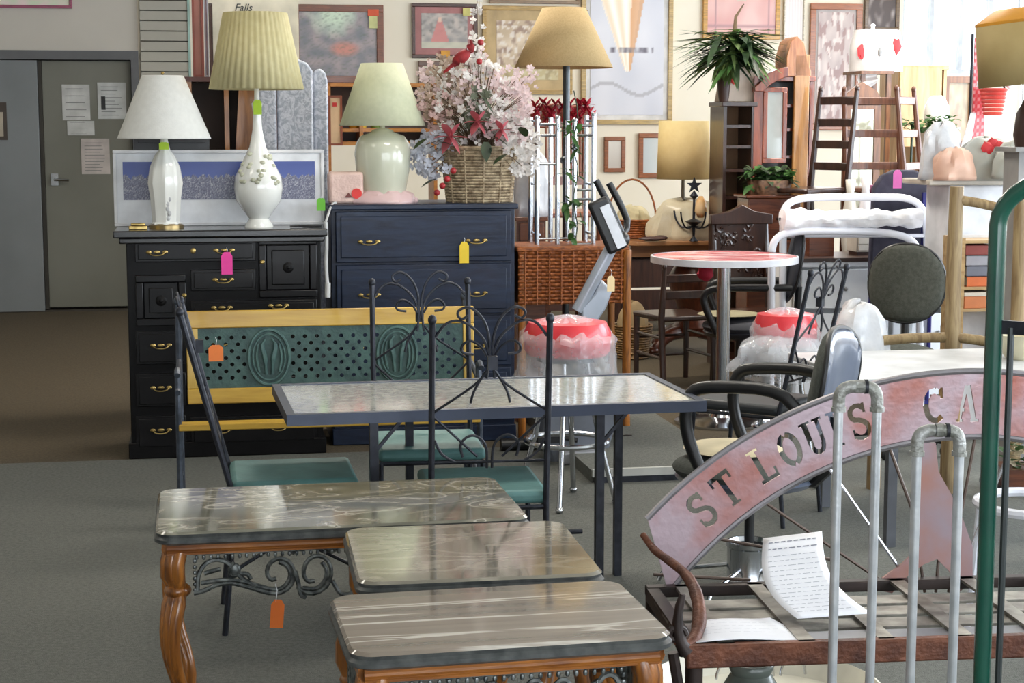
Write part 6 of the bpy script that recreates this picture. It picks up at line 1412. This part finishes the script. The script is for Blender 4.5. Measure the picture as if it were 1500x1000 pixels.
# ================================================================ SIGN BENCH
rust = M('rusty_rose_steel', (178, 158, 166), .36, .3, c2=(164, 96, 80), scale=4.5, detail=5, lo=.34, hi=.56, bump=.1, bscale=60)
brn = M('brown_rusted_iron', (122, 74, 52), .5, .3, c2=(74, 42, 32), scale=14, bump=.3, bscale=80); dki = M('dark_brown_iron', (58, 46, 42), .5, .4, c2=(36, 28, 26), scale=14)
Ys = 4.12; O = P(1400, 500, Ys); O.z = 0; AS = R(6)
t = thing('iron_sign_bench', 'iron bench whose arched backrest is a rusty cut-out sign reading ST LOUIS CA', 'bench', O, AS)
def s_(x, y): return on(x, y, O, AS)
# arc in the local x-z plane, measured from picture
cx0, cz0 = s_(1400, 1167); RO = s_(1400, 545)[1] - cz0; RI = s_(1400, 637)[1] - cz0
th0 = -math.acos(min(1, .0)) ; aL = -PI * .268; aR = PI * .268
def arc(th, rr): return (cx0 + rr * math.sin(th), cz0 + rr * math.cos(th))
bandh = RO - RI; Rm = (RO + RI) / 2
# cut-out letters: polygons in (u along the arc in metres, v across), later dropped from the plate
def stroke(pts, w):
    out = []
    for (x0, y0), (x1, y1) in zip(pts, pts[1:]):
        dx, dy = x1 - x0, y1 - y0; L_ = math.hypot(dx, dy); nx, ny = -dy / L_ * w / 2, dx / L_ * w / 2; ex, ey = dx / L_ * w * .12, dy / L_ * w * .12
        out.append([(x0 + nx - ex, y0 + ny - ey), (x1 + nx + ex, y1 + ny + ey), (x1 - nx + ex, y1 - ny + ey), (x0 - nx - ex, y0 - ny - ey)])
    return out
def arcpts(cx, cy, rx, ry, a0, a1, n=8): return [(cx + rx * math.cos(R(a0 + (a1 - a0) * k / n)), cy + ry * math.sin(R(a0 + (a1 - a0) * k / n))) for k in range(n + 1)]
def bar(x0, y0, x1, y1): return [[(x0, y0), (x1, y0), (x1, y1), (x0, y1)]]
LT = {'S': stroke(arcpts(.36, .73, .22, .20, 35, 270) + arcpts(.36, .27, .24, .23, 90, -150)[1:], .15) + bar(.52, .70, .60, .98) + bar(.10, .04, .17, .32),
      'T': bar(.28, .0, .44, 1) + bar(.03, .86, .69, 1) + bar(.03, .72, .10, .88) + bar(.62, .72, .69, .88) + bar(.20, 0, .52, .08),
      'L': bar(.12, 0, .28, 1) + bar(.02, .92, .38, 1) + bar(.02, 0, .62, .12) + bar(.55, 0, .62, .30),
      'O': stroke(arcpts(.36, .5, .26, .42, 100, 260), .16) + stroke(arcpts(.36, .5, .26, .42, 80, -80), .16),
      'U': bar(.10, .30, .26, 1) + bar(.50, .30, .62, 1) + stroke(arcpts(.36, .30, .18, .22, 180, 360), .14) + bar(.02, .92, .34, 1) + bar(.42, .92, .70, 1),
      'I': bar(.16, 0, .34, 1) + bar(.06, .92, .44, 1) + bar(.06, 0, .44, .08),
      'C': stroke(arcpts(.38, .5, .27, .42, 50, 310), .16) + bar(.54, .68, .62, .98),
      'A': stroke([(.12, .02), (.34, .98)], .12) + stroke([(.60, .02), (.38, .98)], .16) + bar(.24, .28, .30, .38) + bar(.02, 0, .24, .08) + bar(.48, 0, .74, .08)}
LH = bandh * .58
holes = []
def ang_of(x, y): q = s_(x, y); return math.atan2(q[0] - cx0, q[1] - cz0)
for ch_, px, py, sc in (('S', 1006, 722, 1), ('T', 1050, 697, 1), ('L', 1107, 658, 1), ('O', 1147, 637, 1), ('U', 1185, 618, 1), ('I', 1220, 605, .8), ('S', 1254, 600, 1), ('C', 1368, 588, 1.05), ('A', 1416, 592, 1)):
    th = ang_of(px, py); uc = th * Rm
    for pol in LT[ch_]: holes.append([(uc + (x - .36) * LH * .92 * sc, RI + bandh * .5 + (y - .5) * LH) for x, y in pol])
uL, uR = aL * Rm, aR * Rm
verts = []; edges = []
def addpoly(p, closed=True):
    n0 = len(verts); verts.extend(Vector((x, y)) for x, y in p); n = len(p); edges.extend((n0 + i, n0 + (i + 1) % n) for i in range(n))
N_ = 60; oI, oO = R(53.3) * Rm, R(47.3) * Rm; outer = [(-oI + 2 * oI * k / N_, RI) for k in range(N_ + 1)] + [(oO - 2 * oO * k / N_, RO) for k in range(N_ + 1)]
addpoly(outer)
for hpoly in holes: addpoly(hpoly)
n0 = len(verts)
for k in range(1, 110):
    for j in (.25, .5, .75): verts.append(Vector((-oO + 2 * oO * k / 110, RI + bandh * j)))
cv, ce, cf, *_ = delaunay_2d_cdt(verts, edges, [], 1, 1e-5)
def inpoly(p, poly):
    c = False; n = len(poly)
    for i in range(n):
        x0, y0 = poly[i]; x1, y1 = poly[(i + 1) % n]
        if (y0 > p[1]) != (y1 > p[1]) and p[0] < (x1 - x0) * (p[1] - y0) / (y1 - y0) + x0: c = not c
    return c
keep = []
for f in cf:
    c = (sum(cv[i].x for i in f) / len(f), sum(cv[i].y for i in f) / len(f))
    if any(inpoly(c, h_) for h_ in holes): continue
    keep.append(list(f))
mb = MB(); mb.v = [Vector((arc(p.x / Rm, p.y)[0], 0, arc(p.x / Rm, p.y)[1])) for p in cv]; mb.f = keep
obj('cut_out_sign', mb, rust, t, solid=.005, flat=True, label='rusty rose steel arch with cut-out letters')
bd = MB()
for rr, aa in ((RO + .002, R(47.3)), (RI - .004, R(53.3))):
    bd.tube([Vector((arc(-aa + 2 * aa * k / 48, rr)[0], 0, arc(-aa + 2 * aa * k / 48, rr)[1])) for k in range(49)], .008, 8)
obj('arch_band', bd, M('grey_steel_band', (150, 146, 150), .35, .7), t)
# seat frame and slats
zs = .45
fl_ = on(1012, 950, Z(1012, 945, zs) * 1, AS); F0 = _MX[t.name].inverted() @ Z(1005, 948, zs); B0 = _MX[t.name].inverted() @ Z(985, 872, zs)
yf = F0.y; yb_ = -.01; xL = min(F0.x, B0.x) + .0; xR = -xL + 2 * cx0
xL = F0.x; xR = 2 * cx0 - xL
obj('front_rail', MB().bb(xL, xR, yf - .012, yf + .014, zs - .045, zs + .006), brn, t, bevel=.004, label='brown rusted front rail')
obj('rear_rail', MB().bb(xL, xR, yb_ - .02, yb_ + .012, zs - .02, zs + .006), dki, t, bevel=.003)
for x in (xL, xR - .03): obj('side_rail', MB().bb(x, x + .03, yf, yb_, zs - .03, zs + .004), dki, t)
pale = M('worn_pale_iron', (168, 164, 154), .45, .5, c2=(104, 98, 90), scale=14)
n = 9
for k in range(n):
    x = xL + (xR - xL) * (k + .5) / n; obj('cross_strip', MB().bb(x - .018, x + .018, yf, yb_, zs - .001, zs + .006), pale, t)
for k, fr2 in enumerate((.12, .31, .50, .69)):
    y = yf + (yb_ - yf) * fr2; obj('long_strip', MB().bb(xL, xR, y - .034, y + .034, zs - .008, zs - .002), pale if k else M('grey_worn_iron', (140, 142, 148), .45, .5), t)
for x in (xL + .02, xR - .02):
    for y in (yf + .01, yb_): obj('leg', MB().tube([(x, y, 0), (x, y, zs - .02)], [.016, .02], 10), dki, t)
# scroll arm, built for the left and mirrored for the right
AP = [(942, 783, 0.0), (958, 806, .1), (985, 824, .3), (1010, 845, .5), (1024, 880, .7), (1025, 915, .85), (1016, 940, .95), (1000, 948, 1.0), (990, 938, 1.0)]
def armpts():
    out = []
    for x, y, s in AP:
        yy = yb_ + (yf - yb_) * s; Oq = _MX[t.name] @ Vector((0, yy, 0)); q = on(x, y, Oq, AS); out.append(Vector((q[0], yy, q[1])))
    return out
ap_ = armpts(); po = [on(x, y, _MX[t.name] @ Vector((0, yf, 0)), AS) for x, y in ((1000, 870), (994, 892), (992, 918), (996, 940), (1006, 955))]
for mir in (0, 1):
    f = (lambda p: Vector((2 * cx0 - p.x, p.y, p.z))) if mir else (lambda p: p)
    obj('scroll_arm', MB().tube([f(p) for p in ap_], [.008, .010, .011, .013, .015, .016, .014, .011, .008], 10, smooth=2), brn, t, label='brown rusted scroll arm')
    obj('arm_post', MB().tube([f(Vector((a, yf, b))) for a, b in po], [.007, .010, .012, .014, .018], 10, smooth=1), dki, t)
    obj('leg_brace', MB().tube([f(Vector((po[-1][0] - .03, yf, zs - .01))), f(Vector((po[-1][0] + .01, yf, .2))), f(Vector((po[-1][0] - .04, yf - .02, 0)))], .012, 8), dki, t)
# hub figure: mauve steel bell shape below the arch, with spokes
hub = [s_(x, y) for x, y in ((1335, 648), (1370, 648), (1374, 690), (1392, 722), (1410, 760), (1424, 800), (1424, 850), (1405, 866), (1390, 836), (1372, 818), (1352, 826), (1330, 842), (1306, 868), (1288, 864), (1292, 846), (1320, 826), (1346, 800), (1346, 770), (1338, 735), (1344, 700))]
obj('bell_figure', MB().prism(hub, -.004, .004), M('mauve_steel', (150, 134, 142), .4, .3, c2=(160, 112, 98), scale=6), t)
rodm = M('pale_rod', (190, 190, 194), .25, .8)
rods = [((1203, 668), (1322, 838), 0), ((1300, 645), (1344, 765), 1), ((1022, 784), (1228, 822), 1), ((958, 842), (1100, 850), 1), ((1100, 722), (1290, 850), 1), ((1430, 640), (1408, 760), 1), ((1480, 660), (1424, 800), 0), ((1356, 868), (1350, 828), 1), ((1372, 868), (1376, 820), 1), ((1390, 868), (1404, 838), 1)]
for a, b, k in rods:
    a = s_(*a); b = s_(*b); obj('spoke', MB().tube([(a[0], .006, a[1]), (b[0], .006, b[1])], .0042, 6), M('brown_rod', (104, 88, 80), .4, .6) if k else rodm, t)
for mir in (0, 1):
    f = (lambda p: Vector((2 * cx0 - p.x, p.y, p.z))) if mir else (lambda p: p)
    e0 = Vector((ap_[-1].x, yf, ap_[-1].z + .012))
    obj('scroll_end', MB().tube([f(e0 + Vector((.022 * (1 - k / 16) * math.cos(k * .55), 0, .022 * (1 - k / 16) * math.sin(k * .55)))) for k in range(14)], .0075, 8), dki, t)
# papers on the bench seat
def sheet(label, c4, z_fn=None, lines=8, head=0):
    """c4: world corners bl, br, tr, tl"""
    bl, br, tr, tl = c4; o = bl; t = thing('printed_sheet', label, 'paper', o, 0)
    def fn(u, v):
        p = (bl * (1 - u) + br * u) * (1 - v) + (tl * (1 - u) + tr * u) * v
        if z_fn: p = p + z_fn(u, v)
        return p - o
    obj('page', MB().grid(fn, 8, 14), M('bright_paper', (250, 250, 254), .7, c2=(244, 244, 250)), t, solid=.0008)
    ink = MB(); nrm = (fn(1, .5) - fn(0, .5)).cross(fn(.5, 1) - fn(.5, 0)).normalized()
    if nrm.y > 0 and abs(nrm.y) > abs(nrm.z): nrm = -nrm
    if nrm.z < 0 and abs(nrm.z) >= abs(nrm.y): nrm = -nrm
    rn = random.Random(lines)
    for k in range(lines):
        v = .93 - .07 * k if k < head else .93 - .07 * head - .75 * (k - head) / max(1, lines - head); hh_ = .011 if k < head else .004; u = .1
        while u < .86:
            du = rn.uniform(.04, .12); ink.quad(fn(u, v) + nrm * .0015, fn(min(.9, u + du), v) + nrm * .0015, fn(min(.9, u + du), v + hh_) + nrm * .0015, fn(u, v + hh_) + nrm * .0015); u += du + .03
    obj('printed_words', ink, M('grey_ink', (150, 152, 165), .8), t, kind='stuff')
    return t
yy = 3.98
C4 = [Z(1168, 906, .468), Z(1277, 898, .468), P(1204, 778, 4.06), P(1118, 788, 4.03)]
sheet('white printed sheet curling up and leaning on the sign bench backrest', C4, lambda u, v: Vector((-.035 * math.sin(v * PI) * 1.0, -.02 * math.sin(v * PI), -.012 * math.sin(v * PI))), 16, 2)
zq = zs + .008
sheet('white printed sheet lying flat at the left end of the sign bench seat', [Z(1020, 941, zq), Z(1190, 934, zq), Z(1128, 902, zq), Z(1012, 912, zq)], lambda u, v: Vector((0, 0, .004 * math.sin(u * 5))), 5)

# ================================================================ THINGS UNDER THE SIGN BENCH
q = Z(1130, 1000, .12)
t = thing('white_tray', 'cream tray with wire racks on the floor under the sign bench', 'tray', Z(1120, 985, .10) - Vector((0, 0, .10)), A)
obj('tray_body', MB().lathe([(0, 0), (.27, 0), (.31, .06), (.32, .065), (.31, .07), (.27, .012), (0, .012)], 36), M('cream_enamel', (226, 222, 206), .35), t)
for k in range(3): obj('wire_loop', MB().tube([(-.1 + k * .09 + .035 * math.cos(a * PI / 10), 0, .09 + .05 * math.sin(a * PI / 10)) for a in range(11)], .004, 6), chrome, t)
t = thing('glazed_vase', 'grey-green handled vase on the floor under the sign bench', 'vase', (P(1100, 990, 3.95).x, 3.95, 0), 0)
hv = P(1100, 968, 3.95).z
obj('vase_body', MB().lathe([(0, 0), (.06, 0), (.09, hv * .4), (.07, hv * .75), (.045, hv * .9), (.055, hv)], 24, cap=False), M('grey_green_glaze', (112, 120, 112), .25), t, solid=.006)
t = thing('glass_dome', 'clear glass bowl at the right of the cream tray under the sign bench', 'bowl', (P(1232, 980, 3.9).x, 3.9, 0), 0)
obj('bowl', MB().lathe([(.03, .0), (.08, .02), (.11, .07), (.115, .13), (.09, .2)], 28, cap=False), M('clear_glass', (225, 230, 242), .05, alpha=.45), t, solid=.004)

# ================================================================ GALVANISED PIPES
galv = M('galvanized_pipe', (206, 208, 210), .36, .5, c2=(182, 186, 190), scale=24, bump=.05)
gfit = M('galvanized_fitting', (180, 180, 178), .45, .4, c2=(138, 138, 130), scale=30, bump=.3)
def pipes(label, xa, xb, ytop, Y):
    O = P(xa, 700, Y); O.z = 0; t = thing('pipe_stand', label, 'pipe stand', O, 0, 'galvanized pipe stands'); r = .0095
    w = P(xb, 700, Y).x - O.x; z = P(xa, ytop, Y).z
    for x in (0, w):
        p_ = obj('pipe', MB().tube([(x, 0, .012), (x, 0, z - .03)], r, 14), galv, t); obj('floor_flange', MB().lathe([(0, 0), (.035, 0), (.035, .006), (.015, .012), (.014, .03)], 20, (x, 0, 0)), gfit, t)
        s = 1 if x == 0 else -1
        obj('elbow', MB().tube([(x, 0, z - .045), (x, 0, z - .02), (x + s * .006, 0, z - .006), (x + s * .02, 0, z), (x + s * .032, 0, z)], .0125, 14, smooth=1).lathe([(.012, 0), (.0148, 0), (.0148, .009), (.012, .009)], 16, (x, 0, z - .05)), gfit, t)
    obj('union_nut', MB().tube([(w * .42, 0, z), (w * .60, 0, z)], .0135, 8), gfit, t); obj('nipple', MB().tube([(.02, 0, z), (w - .02, 0, z)], .0085, 12), galv, t)
    obj('union_ring', MB().tube([(w * .66, 0, z), (w * .74, 0, z)], .0145, 16), M('dark_thread', (60, 60, 66), .5, .5), t)
    return t
pipes('taller left galvanized pipe loop in front of the sign bench', 1226, 1282, 566, 3.35)
pipes('lower right galvanized pipe loop in front of the sign bench, beside the green tube', 1342, 1404, 630, 3.25)

# ================================================================ GREEN HEADBOARD
Yg = 3.0; O = P(1452, 600, Yg); O.z = 0; AG = R(-32)
grt = M('dark_green_enamel', (28, 84, 68), .25, c2=(22, 68, 58), coat=.5)
t = thing('green_headboard', 'dark green tubular metal headboard at the right edge, nearest the camera', 'headboard', O, AG)
def g_(x, y): return on(x, y, O, AG)
zc = g_(1462, 330)[1]; rc = .16; w = .95
pts = [Vector((0, 0, 0)), Vector((0, 0, zc))] + [Vector((rc - rc * math.cos(a * PI / 16), 0, zc + rc * .6 * math.sin(a * PI / 16))) for a in range(1, 9)] + [Vector((w - rc + rc * math.sin(a * PI / 16), 0, zc + rc * .6 * math.cos(a * PI / 16))) for a in range(9)] + [Vector((w, 0, 0))]
obj('arched_tube', MB().tube(pts, .0155, 16), grt, t)
z1 = g_(1455, 478)[1]
obj('cross_bar', MB().bb(0, w, -.004, .004, z1 - .012, z1 + .012), iron, t); obj('cross_bar', MB().bb(0, w, -.004, .004, .28, .30), iron, t)
x1 = g_(1473, 700)[0]
for k in range(5): xk = x1 + (w - 2 * x1) * k / 4; obj('spindle', MB().tube([(xk, 0, .29), (xk, 0, z1)], .0062, 8), M('dark_spindle', (56, 62, 62), .4, .4), t)
